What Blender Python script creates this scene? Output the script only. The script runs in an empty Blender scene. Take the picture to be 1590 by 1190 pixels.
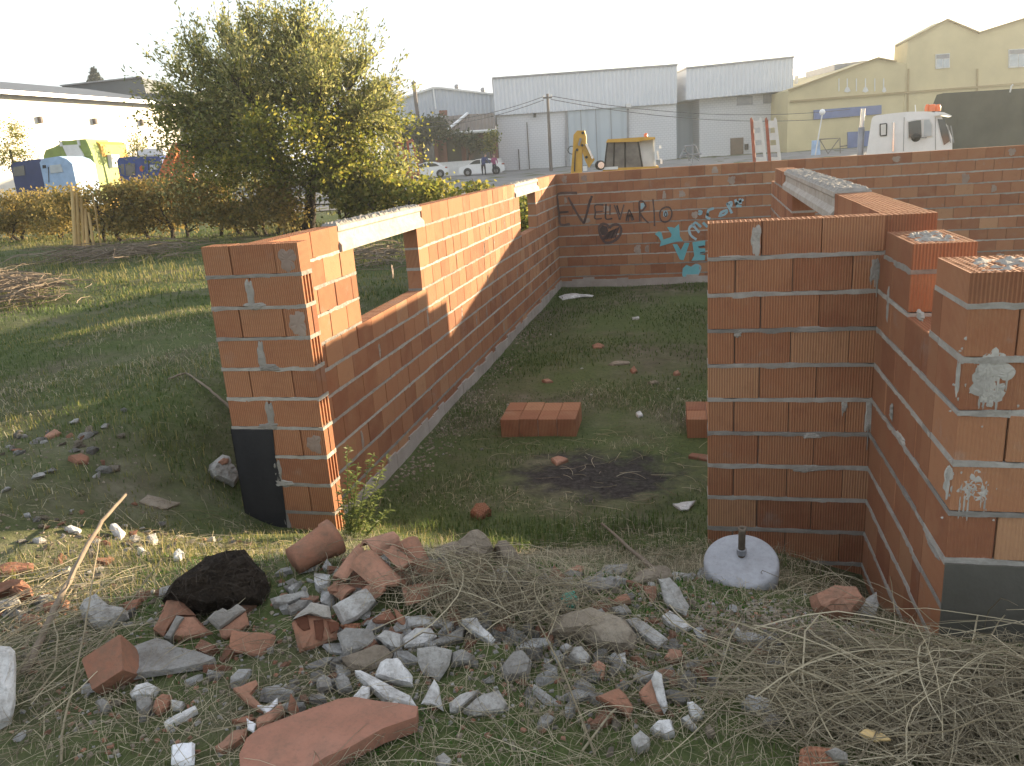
import bpy, bmesh, math, random
import numpy as np
from mathutils import Vector, Matrix, Euler

scene = bpy.context.scene
R = math.radians

# ------------------------------------------------------------------ camera, sky, sun
F_PX, YAW, PITCH, ROLL, CAM_H = 1244.57, 0.2339, 0.2768, -0.0693, 2.624
cy, sy, cp, sp = math.cos(YAW), math.sin(YAW), math.cos(PITCH), math.sin(PITCH)
_f = Vector((-sy * cp, cy * cp, -sp)); _r = Vector((cy, sy, 0)); _u = _r.cross(_f)
cr, sr = math.cos(ROLL), math.sin(ROLL)
CR = cr * _r + sr * _u; CU = -sr * _r + cr * _u; CF = _f
CAM = Vector((0, 0, CAM_H))
cam_data = bpy.data.cameras.new("camera")
cam_data.sensor_width = 36.0; cam_data.lens = 36.0 * F_PX / 1590.0
cam_data.clip_start = 0.05; cam_data.clip_end = 3000
cam = bpy.data.objects.new("camera", cam_data)
scene.collection.objects.link(cam)
cam.matrix_world = Matrix(((CR.x, CU.x, -CF.x, 0), (CR.y, CU.y, -CF.y, 0), (CR.z, CU.z, -CF.z, CAM_H), (0, 0, 0, 1)))
scene.camera = cam

SUN = Vector((3.7, 4.45, 0.84)).normalized()
SUN_EL = math.asin(SUN.z); SUN_AZ = math.atan2(SUN.x, SUN.y)
world = bpy.data.worlds.new("World"); scene.world = world; world.use_nodes = True
wn = world.node_tree.nodes; wl = world.node_tree.links
bg = wn["Background"]
sky = wn.new("ShaderNodeTexSky"); sky.sky_type = 'NISHITA'; sky.sun_disc = False
sky.sun_elevation = SUN_EL; sky.sun_rotation = SUN_AZ
sky.air_density = 1.0; sky.dust_density = 1.0; sky.ozone_density = 1.0
# thin bright cloud veil over the sky
tc = wn.new("ShaderNodeTexCoord"); mp = wn.new("ShaderNodeMapping"); mp.inputs['Scale'].default_value = (1.6, 1.6, 5.0)
cn = wn.new("ShaderNodeTexNoise"); cn.inputs['Scale'].default_value = 1.7; cn.inputs['Detail'].default_value = 5
crp = wn.new("ShaderNodeValToRGB"); crp.color_ramp.elements[0].position = .34; crp.color_ramp.elements[0].color = (.62, .62, .62, 1)
crp.color_ramp.elements[1].position = .62; crp.color_ramp.elements[1].color = (.94, .94, .94, 1)
wm = wn.new("ShaderNodeMix"); wm.data_type = 'RGBA'; wm.inputs[7].default_value = (1.72, 1.8, 1.95, 1)
wl.new(tc.outputs['Generated'], mp.inputs[0]); wl.new(mp.outputs[0], cn.inputs['Vector']); wl.new(cn.outputs['Fac'], crp.inputs[0])
wl.new(crp.outputs[0], wm.inputs[0]); wl.new(sky.outputs[0], wm.inputs[6]); wl.new(wm.outputs[2], bg.inputs[0])
bg.inputs[1].default_value = 0.15
sl = bpy.data.lights.new("sun", 'SUN'); sl.energy = 5.0; sl.angle = R(0.55); sl.color = (1.0, 0.79, 0.52)
so = bpy.data.objects.new("sun", sl); scene.collection.objects.link(so)
so.rotation_euler = SUN.to_track_quat('Z', 'Y').to_euler()
vs = scene.view_settings
vs.view_transform = 'Standard'; vs.look = 'None'; vs.gamma = 1.0; vs.exposure = 2.0; vs.use_curve_mapping = False

# ------------------------------------------------------------------ small tools
rng = random.Random(7)
nr = np.random.RandomState(11)
COL = scene.collection

def lerp(a, b, t): return a + (b - a) * t
def sstep(a, b, x):
    t = np.clip((np.asarray(x, float) - a) / (b - a), 0, 1)
    return t * t * (3 - 2 * t)

def link(o, parent=None):
    COL.objects.link(o)
    if parent is not None: o.parent = parent
    return o

def mesh(name, verts, faces, mat=None, smooth=False):
    me = bpy.data.meshes.new(name)
    if isinstance(verts, np.ndarray): verts = verts.tolist()
    if isinstance(faces, np.ndarray): faces = faces.tolist()
    me.from_pydata(verts, [], faces)
    if mat: me.materials.append(mat)
    if smooth: me.polygons.foreach_set("use_smooth", [True] * len(me.polygons))
    me.update()
    return me

def obj(name, me, parent=None, loc=None, rot=None):
    o = bpy.data.objects.new(name, me)
    if loc is not None: o.location = loc
    if rot is not None: o.rotation_euler = rot
    return link(o, parent)

def tag(o, label=None, cat=None, group=None, kind=None):
    if label: o["label"] = label
    if cat: o["category"] = cat
    if group: o["group"] = group
    if kind: o["kind"] = kind
    return o

def empty(name, loc=(0, 0, 0), rz=0.0, label=None, cat=None, group=None):
    o = bpy.data.objects.new(name, None); o.location = loc; o.rotation_euler = (0, 0, rz)
    o.empty_display_size = 0.1
    link(o); tag(o, label, cat, group)
    return o

class MB:
    """collects shapes for one mesh"""
    def __init__(s): s.v = []; s.f = []
    def add(s, v, f):
        n = len(s.v); s.v += [tuple(p) for p in v]; s.f += [tuple(i + n for i in q) for q in f]; return s
    def box(s, x0, x1, y0, y1, z0, z1):
        return s.add([(x0, y0, z0), (x1, y0, z0), (x1, y1, z0), (x0, y1, z0), (x0, y0, z1), (x1, y0, z1), (x1, y1, z1), (x0, y1, z1)],
                     [(0, 3, 2, 1), (4, 5, 6, 7), (0, 1, 5, 4), (1, 2, 6, 5), (2, 3, 7, 6), (3, 0, 4, 7)])
    def prism(s, pts, a, b, axis='y'):
        """polygon pts (p,q) extruded from a to b along axis; axis y: (p,.,q); axis x: (.,p,q); axis z: (p,q,.)"""
        n = len(pts)
        def mk(p, t):
            return (p[0], t, p[1]) if axis == 'y' else ((t, p[0], p[1]) if axis == 'x' else (p[0], p[1], t))
        v = [mk(p, a) for p in pts] + [mk(p, b) for p in pts]
        f = [tuple(range(n)), tuple(range(2 * n - 1, n - 1, -1))] + [(i, i + n, (i + 1) % n + n, (i + 1) % n) for i in range(n)]
        return s.add(v, f)
    def tube(s, pts, radii, n=8, cap=True):
        pts = [Vector(p) for p in pts]
        if not hasattr(radii, '__len__'): radii = [radii] * len(pts)
        base = len(s.v); t0 = None; side = None
        for i, p in enumerate(pts):
            t = (pts[min(i + 1, len(pts) - 1)] - pts[max(i - 1, 0)])
            t = t.normalized() if t.length > 1e-9 else Vector((0, 0, 1))
            if side is None:
                side = t.cross(Vector((0.3, 0.2, 1)))
                if side.length < 1e-3: side = t.cross(Vector((1, 0, 0)))
            side = (side - t * side.dot(t)).normalized(); up = t.cross(side)
            for k in range(n):
                a = 2 * math.pi * k / n
                s.v.append(tuple(p + radii[i] * (math.cos(a) * side + math.sin(a) * up)))
        for i in range(len(pts) - 1):
            for k in range(n):
                a = base + i * n + k; b = base + i * n + (k + 1) % n
                s.f.append((a, b, b + n, a + n))
        if cap:
            s.f.append(tuple(base + k for k in range(n - 1, -1, -1)))
            e = base + (len(pts) - 1) * n
            s.f.append(tuple(e + k for k in range(n)))
        return s
    def lathe(s, prof, n=24, c=(0, 0, 0)):
        base = len(s.v)
        for r, z in prof:
            for k in range(n):
                a = 2 * math.pi * k / n; s.v.append((c[0] + r * math.cos(a), c[1] + r * math.sin(a), c[2] + z))
        for i in range(len(prof) - 1):
            for k in range(n):
                a = base + i * n + k; b = base + i * n + (k + 1) % n
                s.f.append((a, b, b + n, a + n))
        return s
    def build(s, name, mat, parent=None, loc=None, rot=None, smooth=False):
        return obj(name, mesh(name, s.v, s.f, mat, smooth), parent, loc, rot)

# ------------------------------------------------------------------ pixel rays (1590 x 1190 frame of the photograph)
def ray(px, py): return CR * ((px - 795) / F_PX) - CU * ((py - 595) / F_PX) + CF
def onX(px, py, X): d = ray(px, py); return CAM + d * (X / d.x)
def onY(px, py, Y): d = ray(px, py); return CAM + d * (Y / d.y)
FWD = Vector((-sy, cy, 0)); RGT = Vector((cy, sy, 0))
def lz(px, py, D):
    """lateral metres and height on the upright plane D metres ahead"""
    d = ray(px, py); t = D / d.dot(FWD)
    return (d.dot(RGT) * t, CAM_H + d.z * t)
def world_of(lat, D, z): p = RGT * lat + FWD * D; return Vector((p.x, p.y, z))

# ------------------------------------------------------------------ terrain height
PY = np.array([-50, 1.2, 2.0, 2.5, 2.8, 3.05, 3.4, 3.8, 4.2, 4.6, 5.0, 5.5, 6.2, 400])
PZ = np.array([1.05, 1.04, 1.0, .97, .935, .87, .70, .53, .38, .22, .10, .03, 0, 0])
def height(x, y):
    x = np.asarray(x, float); y = np.asarray(y, float)
    P = np.interp(y, PY, PZ)
    d = -2.70 - x
    L = sstep(0.0, 1.35, d)
    k = sstep(4.6, 7.0, y)
    L = np.where(d > 0, lerp(L, .66 + .34 * L, k), 0.0)
    far = sstep(15.95, 17.5, y)                       # yard behind the boundary wall
    Zb = .12 + 0.95 * sstep(38, 66, y)
    blend = sstep(-3.0, -5.5, x)
    zin = lerp(P, Zb, far)
    z = zin + (1.0 - zin) * L
    z = np.where(y > 15.95, lerp(lerp(P, Zb, far), np.maximum(1.0, Zb), np.where(y > 15.95, blend, 0)), z)
    dip = .21 * np.exp(-(np.minimum(x - .97, 0) / .38) ** 2) * sstep(2.3, 3.0, y) * (1 - sstep(4.2, 4.9, y))
    z = z - dip
    z = z + .10 * np.exp(-((x + 1.05) / .75) ** 2 - ((y - 2.72) / .36) ** 2)
    # roughness
    rough = .035 * (np.sin(x * 2.1 + 1.3) * np.sin(y * 1.7 + .4)) + .016 * np.sin(x * 5.3 + y * 2.1) * np.sin(y * 6.1 - x * 1.3) + .007 * np.sin(x * 14.3 - y * 3.) * np.sin(y * 13.1 + x * 4)
    inside = (x > -2.72) & (x < 1.3) & (y > 5.0)
    fade = np.where(inside, .45, 1.0)
    return z + rough * fade

def h(x, y): return float(height(x, y))
def at(px, py, lift=0.0):
    d = ray(px, py); t = 0.8; prev = t
    while t < 400:
        p = CAM + d * t
        if p.z < h(p.x, p.y): break
        prev = t; t *= 1.012
    lo, hi = prev, t
    for _ in range(14):
        m = (lo + hi) / 2; p = CAM + d * m
        if p.z < h(p.x, p.y): hi = m
        else: lo = m
    p = CAM + d * hi
    return Vector((p.x, p.y, h(p.x, p.y) + lift))
def tnormal(x, y, e=.08):
    return Vector((h(x - e, y) - h(x + e, y), h(x, y - e) - h(x, y + e), 2 * e)).normalized()
# ------------------------------------------------------------------ materials
class NT:
    def __init__(s, name):
        s.m = bpy.data.materials.new(name); s.m.use_nodes = True
        s.n = s.m.node_tree.nodes; s.l = s.m.node_tree.links
        s.b = s.n["Principled BSDF"]; s.out = s.n["Material Output"]
    def node(s, t, **kw):
        n = s.n.new(t)
        for k, v in kw.items(): setattr(n, k, v)
        return n
    def link(s, a, b): s.l.new(a, b)
    def coord(s, which='Object'): return s.node('ShaderNodeTexCoord').outputs[which]
    def pos(s): return s.node('ShaderNodeNewGeometry').outputs['Position']
    def noise(s, vec, scale, detail=4, rough=.6, out='Fac'):
        n = s.node('ShaderNodeTexNoise'); n.inputs['Scale'].default_value = scale
        n.inputs['Detail'].default_value = detail; n.inputs['Roughness'].default_value = rough
        if vec is not None: s.link(vec, n.inputs['Vector'])
        return n.outputs[out]
    def voronoi(s, vec, scale, out='Distance', feature='F1'):
        n = s.node('ShaderNodeTexVoronoi'); n.feature = feature; n.inputs['Scale'].default_value = scale
        s.link(vec, n.inputs['Vector']); return n.outputs[out]
    def ramp(s, fac, stops, interp='LINEAR'):
        n = s.node('ShaderNodeValToRGB'); n.color_ramp.interpolation = interp
        e = n.color_ramp.elements
        while len(e) < len(stops): e.new(0.5)
        for i, (p, c) in enumerate(stops):
            e[i].position = p; e[i].color = (*c, 1) if len(c) == 3 else c
        s.link(fac, n.inputs['Fac']); return n.outputs['Color']
    def rampf(s, fac, stops):
        return s.ramp(fac, [(p, (v, v, v)) for p, v in stops])
    def math(s, op, a, b=None, c=None):
        n = s.node('ShaderNodeMath', operation=op)
        for i, v in enumerate((a, b, c)):
            if v is None: continue
            if isinstance(v, (int, float)): n.inputs[i].default_value = v
            else: s.link(v, n.inputs[i])
        return n.outputs[0]
    def mix(s, fac, a, b, blend='MIX'):
        n = s.node('ShaderNodeMix', data_type='RGBA', blend_type=blend)
        for i, v in ((0, fac), (6, a), (7, b)):
            if isinstance(v, (int, float)): n.inputs[i].default_value = v
            elif isinstance(v, tuple): n.inputs[i].default_value = (*v, 1)
            else: s.link(v, n.inputs[i])
        return n.outputs[2]
    def sep(s, vec):
        n = s.node('ShaderNodeSeparateXYZ'); s.link(vec, n.inputs[0]); return n.outputs
    def rand(s):
        """0..1 value per object and per loose piece"""
        a = s.node('ShaderNodeObjectInfo').outputs['Random']; b = s.node('ShaderNodeNewGeometry').outputs['Random Per Island']
        return s.math('FRACT', s.math('ADD', a, b))
    def bump(s, hgt, strength=.5, dist=.01, prev=None):
        n = s.node('ShaderNodeBump'); n.inputs['Strength'].default_value = strength; n.inputs['Distance'].default_value = dist
        s.link(hgt, n.inputs['Height'])
        if prev is not None: s.link(prev, n.inputs['Normal'])
        return n.outputs[0]
    def set(s, color=None, rough=.8, normal=None, metal=0, spec=.3):
        if color is not None:
            if isinstance(color, tuple): s.b.inputs['Base Color'].default_value = (*color, 1)
            else: s.link(color, s.b.inputs['Base Color'])
        if isinstance(rough, (int, float)): s.b.inputs['Roughness'].default_value = rough
        else: s.link(rough, s.b.inputs['Roughness'])
        s.b.inputs['Metallic'].default_value = metal
        s.b.inputs['Specular IOR Level'].default_value = spec
        if normal is not None: s.link(normal, s.b.inputs['Normal'])
        return s.m

def mat_brick(name, k=450.0, stops=None, smear=.35):
    t = NT(name)
    stops = stops or [(0, (.27, .112, .06)), (.25, (.345, .15, .078)), (.6, (.39, .178, .092)), (.88, (.415, .2, .105)), (1, (.47, .265, .145))]
    c = t.ramp(t.rand(), stops)
    p = t.pos(); o = t.coord()
    blot = t.noise(p, 5.0, 5, .65)
    c = t.mix(t.rampf(blot, [(.42, 0), (.75, .55)]), c, (.42, .225, .12))
    dark = t.noise(p, 11.0, 3, .6)
    c = t.mix(t.rampf(dark, [(.55, 0), (.85, .4)]), c, (.17, .075, .05))
    gs = t.noise(p, 3.3, 6, .7)
    c = t.mix(t.rampf(gs, [(.60, 0), (.72, smear)]), c, (.36, .31, .27))
    xs = t.sep(o)
    ribs = t.math('ADD', t.math('SINE', t.math('MULTIPLY', xs[0], k)), t.math('SINE', t.math('MULTIPLY', xs[1], k)))
    fine = t.noise(o, 90, 3, .6)
    c = t.mix(t.math('MULTIPLY', t.rampf(t.math('MULTIPLY_ADD', ribs, .25, .5), [(.2, 1), (.6, 0)]), .6), c, (.15, .055, .03))  # rib grooves darkened in the colour, deepening their shade
    n1 = t.bump(ribs, .75, .0022)
    n2 = t.bump(fine, .35, .004, n1)
    return t.set(c, .88, n2, spec=.2)

def mat_rough(name, stops, scale=6, bump=.6, bscale=40, dist=.01, rough=.9, rnd=.35, coord='Object', spots=None, dirt=0):
    t = NT(name); o = t.coord(coord)
    n = t.noise(o, scale, 6, .65)
    f = t.math('ADD', t.math('MULTIPLY', n, 1 - rnd), t.math('MULTIPLY', t.rand(), rnd))
    c = t.ramp(f, stops)
    if spots:
        c = t.mix(t.rampf(t.noise(o, scale * 4, 3), [(.58, 0), (.66, .8)]), c, spots)
    if dirt:
        c = t.mix(t.math('MULTIPLY', t.rampf(t.noise(t.pos(), 14, 5, .7), [(.42, 0), (.66, 1)]), dirt), c, (.13, .10, .07))
        c = t.mix(t.math('MULTIPLY', t.rampf(t.noise(t.pos(), 70, 3, .7), [(.5, 0), (.7, 1)]), dirt * .7), c, (.10, .085, .065))
    b = t.bump(t.noise(o, bscale, 5, .7), bump, dist)
    b = t.bump(t.noise(o, bscale * .22, 3, .6), bump, dist * 2.5, b)
    return t.set(c, rough, b, spec=.2)

def mat_plain(name, col, rough=.5, metal=0, var=.12, spec=.4, scale=3):
    t = NT(name); o = t.coord()
    n = t.noise(o, scale, 5, .6)
    dk = tuple(v * (1 - var * 1.8) for v in col); lt = tuple(min(1, v * (1 + var * .6)) for v in col)
    return t.set(t.ramp(n, [(.3, dk), (.7, lt)]), rough, None, metal, spec)

def mat_leaf(name, stops, trans=.45, rough=.6, hue_noise=1.2):
    t = NT(name)
    r = t.rand(); n = t.noise(t.pos(), hue_noise, 3)
    f = t.math('ADD', t.math('MULTIPLY', r, .6), t.math('MULTIPLY', n, .4))
    c = t.ramp(f, stops)
    t.set(c, rough, spec=.25)
    tr = t.node('ShaderNodeBsdfTranslucent'); t.link(c, tr.inputs[0])
    mx = t.node('ShaderNodeMixShader'); mx.inputs[0].default_value = trans
    t.link(t.b.outputs[0], mx.inputs[1]); t.link(tr.outputs[0], mx.inputs[2]); t.link(mx.outputs[0], t.out.inputs[0])
    return t.m

def mat_clad(name, col, pitch, axis=0, depth=.03, var=.08, coursing=None):
    """ribbed metal sheet, or painted block courses"""
    t = NT(name); o = t.coord(); xs = t.sep(o)
    n = t.noise(o, .35, 4)
    c = t.ramp(n, [(.3, tuple(v * (1 - var) for v in col)), (.7, col)])
    if coursing is None:
        w = t.math('SINE', t.math('MULTIPLY', xs[axis], 2 * math.pi / pitch))
        b = t.bump(w, 1.0, depth)
        c = t.mix(t.rampf(t.math('MULTIPLY_ADD', w, .5, .5), [(.0, .22), (.35, 0)]), c, tuple(v * .55 for v in col))
    else:
        br = t.node('ShaderNodeTexBrick'); br.inputs['Scale'].default_value = 1.0
        br.inputs['Brick Width'].default_value = pitch; br.inputs['Row Height'].default_value = coursing
        br.inputs['Mortar Size'].default_value = .03; br.inputs['Mortar Smooth'].default_value = .4
        cb = t.node('ShaderNodeCombineXYZ'); t.link(xs[axis], cb.inputs[0]); t.link(xs[2], cb.inputs[1])
        t.link(cb.outputs[0], br.inputs['Vector'])
        b = t.bump(br.outputs['Fac'], -.8, depth)
        c = t.mix(t.math('MULTIPLY', br.outputs['Fac'], .35), c, tuple(v * .5 for v in col))
    return t.set(c, .6, b, spec=.3)

M = {}
M['brick'] = mat_brick('fired_brick')
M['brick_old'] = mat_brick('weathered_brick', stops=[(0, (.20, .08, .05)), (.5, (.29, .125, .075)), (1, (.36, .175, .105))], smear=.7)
M['mortar'] = mat_rough('cement_mortar', [(.25, (.20, .185, .165)), (.55, (.33, .305, .27)), (.8, (.46, .43, .385))], 9, .9, 60, .008, coord='Object')
M['splash'] = mat_rough('pale_mortar_splash', [(.25, (.34, .32, .285)), (.8, (.52, .49, .44))], 9, .5, 60, .004)
M['core'] = mat_rough('joint_mortar', [(.3, (.10, .08, .06)), (.7, (.16, .12, .10))], 6, .5, 40)  # dark tone stands in for the shade inside the dry joints
M['lintel'] = mat_rough('precast_concrete', [(.3, (.34, .32, .285)), (.7, (.48, .455, .41))], 4, .5, 50, .005, rnd=.1, dirt=.3)
M['disc'] = mat_rough('cast_concrete', [(.3, (.30, .30, .315)), (.7, (.41, .41, .43))], 4, .4, 60, .004, rnd=.1, dirt=.22)
M['concrete'] = mat_rough('grey_concrete', [(.25, (.24, .228, .21)), (.5, (.35, .335, .31)), (.8, (.48, .46, .43))], 5, 1, 45, .012, rnd=.5, dirt=.5)
M['render'] = mat_rough('footing_concrete', [(.3, (.28, .24, .21)), (.7, (.42, .37, .33))], 3, .6, 30, .008, rnd=.1)
M['marble'] = mat_rough('pale_stone', [(.25, (.42, .405, .38)), (.5, (.58, .565, .545)), (.8, (.72, .71, .695))], 5, .8, 40, .008, rnd=.45, dirt=.5)
M['tan'] = mat_rough('tan_stone', [(.25, (.20, .16, .12)), (.55, (.30, .25, .19)), (.8, (.40, .35, .28))], 6, 1, 35, .015, rnd=.35, dirt=.4)
M['terracotta'] = mat_rough('terracotta', [(.25, (.23, .105, .066)), (.5, (.32, .155, .098)), (.8, (.40, .215, .145))], 5, .7, 45, .006, rnd=.5, dirt=.45)
M['plank'] = mat_rough('terracotta_plank_clay', [(.25, (.27, .125, .083)), (.5, (.335, .16, .108)), (.8, (.40, .205, .145))], 3, .5, 60, .004, rnd=.1, dirt=.35)
M['smear'] = mat_rough('thin_mortar_smear', [(.25, (.24, .17, .135)), (.55, (.31, .24, .195)), (.8, (.38, .32, .27))], 9, .6, 60, .004)
M['bitumen'] = mat_rough('bitumen_coating', [(.3, (.018, .018, .02)), (.7, (.035, .034, .036))], 6, .5, 60, .004, rough=.65)
M['plaster_dark'] = mat_rough('dark_cement_render', [(.3, (.085, .08, .065)), (.7, (.14, .13, .11))], 3, .5, 40, .005)
M['peat'] = mat_rough('dark_soil_clod', [(.3, (.018, .013, .010)), (.6, (.042, .030, .021)), (.85, (.10, .075, .05))], 16, 1, 40, .06)
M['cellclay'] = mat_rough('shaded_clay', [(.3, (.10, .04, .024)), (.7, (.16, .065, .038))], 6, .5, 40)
M['paper'] = mat_plain('white_paper', (.82, .82, .84), .6)
M['paint_green'] = mat_rough('mint_paint', [(.3, (.12, .42, .32)), (.7, (.2, .55, .42))], 6, .4, 40, .004)
M['spray_dark'] = mat_rough('dark_spray_paint', [(.3, (.045, .032, .034)), (.7, (.13, .085, .075))], 7, .2, 60, .002)
M['spray_cyan'] = mat_rough('cyan_spray_paint', [(.3, (.11, .30, .33)), (.7, (.16, .40, .43))], 5, .2, 60, .002)
M['spray_pale'] = mat_rough('pale_spray_paint', [(.3, (.22, .36, .40)), (.7, (.34, .46, .50))], 5, .2, 60, .002)
M['bark'] = mat_rough('bark', [(.3, (.035, .027, .021)), (.7, (.085, .066, .05))], 9, 1, 30, .02)
M['drywood'] = mat_rough('dry_wood', [(.3, (.13, .10, .075)), (.7, (.25, .20, .15))], 9, .8, 50, .006)
M['stake'] = mat_rough('pale_peeled_wood', [(.3, (.42, .28, .12)), (.7, (.60, .43, .20))], 5, .5, 30, .006)
M['straw'] = mat_leaf('dry_straw', [(.2, (.17, .14, .095)), (.45, (.34, .285, .19)), (.8, (.58, .51, .36))], .35, .7, 2.0)
M['grass'] = mat_leaf('green_grass', [(.15, (.042, .075, .02)), (.45, (.078, .122, .032)), (.7, (.13, .17, .05)), (.92, (.22, .21, .085))], .45, .6, .8)
M['grass_dry'] = mat_leaf('yellowing_grass', [(.15, (.11, .13, .035)), (.5, (.22, .21, .07)), (.85, (.36, .30, .14))], .5, .6, .8)
M['moss'] = mat_leaf('low_green_weed', [(.15, (.03, .085, .012)), (.5, (.06, .14, .02)), (.85, (.10, .19, .03))], .3, .6, 2)
M['leaf_olive'] = mat_leaf('olive_leaf', [(.15, (.12, .145, .06)), (.42, (.22, .24, .085)), (.62, (.34, .33, .12)), (.85, (.56, .50, .24))], .6, .38, .55)
M['leaf_yellow'] = mat_leaf('yellow_green_leaf', [(.15, (.075, .10, .018)), (.45, (.16, .18, .030)), (.72, (.30, .27, .05)), (.92, (.42, .33, .07))], .6, .5, .8)
M['leaf_brown'] = mat_leaf('autumn_leaf', [(.15, (.13, .125, .04)), (.45, (.25, .20, .06)), (.7, (.36, .26, .08)), (.92, (.46, .34, .11))], .5, .6, .9)
M['leaf_ivy'] = mat_leaf('ivy_leaf', [(.2, (.02, .035, .012)), (.6, (.045, .065, .02)), (.9, (.12, .10, .035))], .3, .6, .5)
M['leaf_conifer'] = mat_leaf('conifer_needle', [(.2, (.03, .04, .025)), (.8, (.06, .07, .04))], .2, .6, .5)
M['weed'] = mat_leaf('weed_leaf', [(.2, (.09, .12, .04)), (.6, (.16, .20, .065)), (.9, (.27, .28, .11))], .45, .5, 3)
def mat_ground():
    t = NT('earth'); p = t.pos()
    n1 = t.noise(p, .55, 6, .65); n2 = t.noise(p, 3.5, 6, .7); n3 = t.noise(p, 24, 5, .7)
    c = t.ramp(n2, [(.3, (.065, .05, .035)), (.5, (.12, .098, .07)), (.72, (.21, .175, .135))])
    g = t.ramp(n3, [(.3, (.04, .062, .018)), (.7, (.105, .135, .042))])
    c = t.mix(t.rampf(n1, [(.36, .2), (.56, .85)]), c, g)
    xyz = t.sep(p)
    # old fire place: ash and charcoal on the floor of the shell
    dx = t.math('DIVIDE', t.math('ADD', xyz[0], .78), .85); dy = t.math('DIVIDE', t.math('SUBTRACT', xyz[1], 6.2), .62)
    d = t.math('SQRT', t.math('ADD', t.math('MULTIPLY', dx, dx), t.math('MULTIPLY', dy, dy)))
    d = t.math('ADD', d, t.math('MULTIPLY', t.math('SUBTRACT', n2, .5), 2.2))
    ash = t.ramp(n3, [(.35, (.018, .015, .014)), (.6, (.06, .052, .05)), (.8, (.15, .14, .135))])
    c = t.mix(t.rampf(d, [(.55, .95), (1.05, 0)]), c, ash)
    b = t.bump(n3, .8, .02); b = t.bump(n2, .6, .05, b)
    return t.set(c, .95, b, spec=.1)
M['ground'] = mat_ground()
M['road'] = mat_rough('worn_asphalt', [(.3, (.13, .125, .12)), (.7, (.22, .215, .205))], .4, .4, 12, .01, rnd=0, coord='Object')
M['clad'] = mat_clad('white_ribbed_cladding', (.70, .72, .755), .42, 0, .05)
M['clad2'] = mat_clad('grey_ribbed_cladding', (.52, .55, .60), .50, 0, .05)
M['block'] = mat_clad('painted_block_wall', (.64, .635, .64), .42, 0, .03, coursing=.22)
M['gatepaint'] = mat_clad('blue_grey_gate_sheet', (.46, .51, .54), 1.2, 0, .012)
M['roofgrey'] = mat_clad('grey_roof_sheet', (.11, .125, .145), .9, 1, .04)
M['roofdark'] = mat_plain('dark_slate_sheet', (.085, .10, .115), .7, scale=.5)
M['whitewall'] = mat_plain('whitewashed_wall', (.72, .69, .62), .8, scale=.4, var=.05)
M['ochre'] = mat_plain('ochre_render', (.58, .49, .28), .85, scale=.25, var=.1)
M['ochre_dark'] = mat_plain('darker_ochre_trim', (.36, .27, .13), .85, scale=.3)
M['blue'] = mat_plain('blue_paint', (.045, .075, .24), .45)
M['bluesign'] = mat_plain('faded_blue_paint', (.12, .17, .34), .6, scale=1)
M['ltblue'] = mat_plain('light_blue_paint', (.33, .47, .66), .4)
M['navy'] = mat_plain('navy_paint', (.03, .045, .13), .4)
M['lime'] = mat_plain('lime_green_paint', (.24, .31, .07), .5)
M['white'] = mat_plain('white_paint', (.78, .78, .77), .35, var=.05)
M['offwhite'] = mat_plain('off_white_paint', (.66, .65, .62), .5, var=.08)
M['yellow'] = mat_plain('machine_yellow', (.60, .34, .045), .5)
M['skip'] = mat_plain('skip_yellow', (.62, .36, .04), .55)
M['orange'] = mat_plain('orange_red_paint', (.50, .13, .035), .55)
M['ramp_red'] = mat_plain('faded_red_paint', (.40, .11, .06), .6, var=.25)
M['dark'] = mat_plain('dark_rubber', (.02, .02, .02), .7)
M['steel'] = mat_plain('dull_steel', (.28, .28, .29), .45, .6)
M['chrome'] = mat_plain('bright_steel', (.72, .72, .72), .22, .9)
M['glass'] = mat_plain('vehicle_glass', (.05, .06, .065), .06, 0, .05, spec=.8)
M['glass_dirty'] = mat_plain('dusty_glass', (.16, .15, .135), .35, 0, .3, spec=.6)
M['pane'] = mat_plain('window_pane', (.40, .45, .48), .12, 0, .1, spec=.8)
M['tarp'] = mat_plain('dark_green_tarpaulin', (.075, .078, .055), .7, scale=.7, var=.2)
M['tile'] = mat_clad('brown_roof_tile', (.17, .135, .11), .35, 0, .05, var=.3)
M['housebrick'] = mat_clad('house_brick', (.23, .10, .065), .5, 0, .02, coursing=.14)
M['browndoor'] = mat_plain('brown_door', (.17, .12, .08), .6)
M['pole'] = mat_plain('weathered_pole', (.14, .12, .11), .8)
M['wire'] = mat_plain('cable', (.06, .06, .06), .6)
M['beacon'] = mat_plain('amber_lens', (.75, .16, .03), .2, spec=.7)
M['skin'] = mat_plain('skin', (.45, .27, .19), .6)
M['cloth_blue'] = mat_plain('blue_cloth', (.04, .055, .16), .9)
M['cloth_dark'] = mat_plain('dark_cloth', (.02, .02, .028), .9)
M['cloth_pink'] = mat_plain('magenta_cloth', (.30, .06, .15), .9)
# ------------------------------------------------------------------ ground, road
def grid_sheet(name, xs, ys, mat, lift=0.0):
    xs = np.array(xs); ys = np.array(ys)
    X, Y = np.meshgrid(xs, ys)
    Z = height(X, Y) + lift
    V = np.stack([X.ravel(), Y.ravel(), Z.ravel()], 1)
    nx, ny = len(xs), len(ys)
    i = np.arange(nx - 1)[None, :] + np.arange(ny - 1)[:, None] * nx
    Fc = np.stack([i, i + 1, i + 1 + nx, i + nx], -1).reshape(-1, 4)
    return obj(name, mesh(name, V, Fc, mat, True))
def spaced(*segs):
    out = []
    for a, b, st in segs: out += list(np.arange(a, b - 1e-6, st))
    return out + [segs[-1][1]]
gx = spaced((-600, -100, 50), (-100, -30, 5), (-30, -8, .6), (-8, -5, .2), (-5, -2.76, .06)) + [-2.71, -2.69] + spaced((-2.64, 1.6, .05), (1.6, 4, .2), (4, 20, 1), (20, 100, 8), (100, 600, 50))
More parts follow.
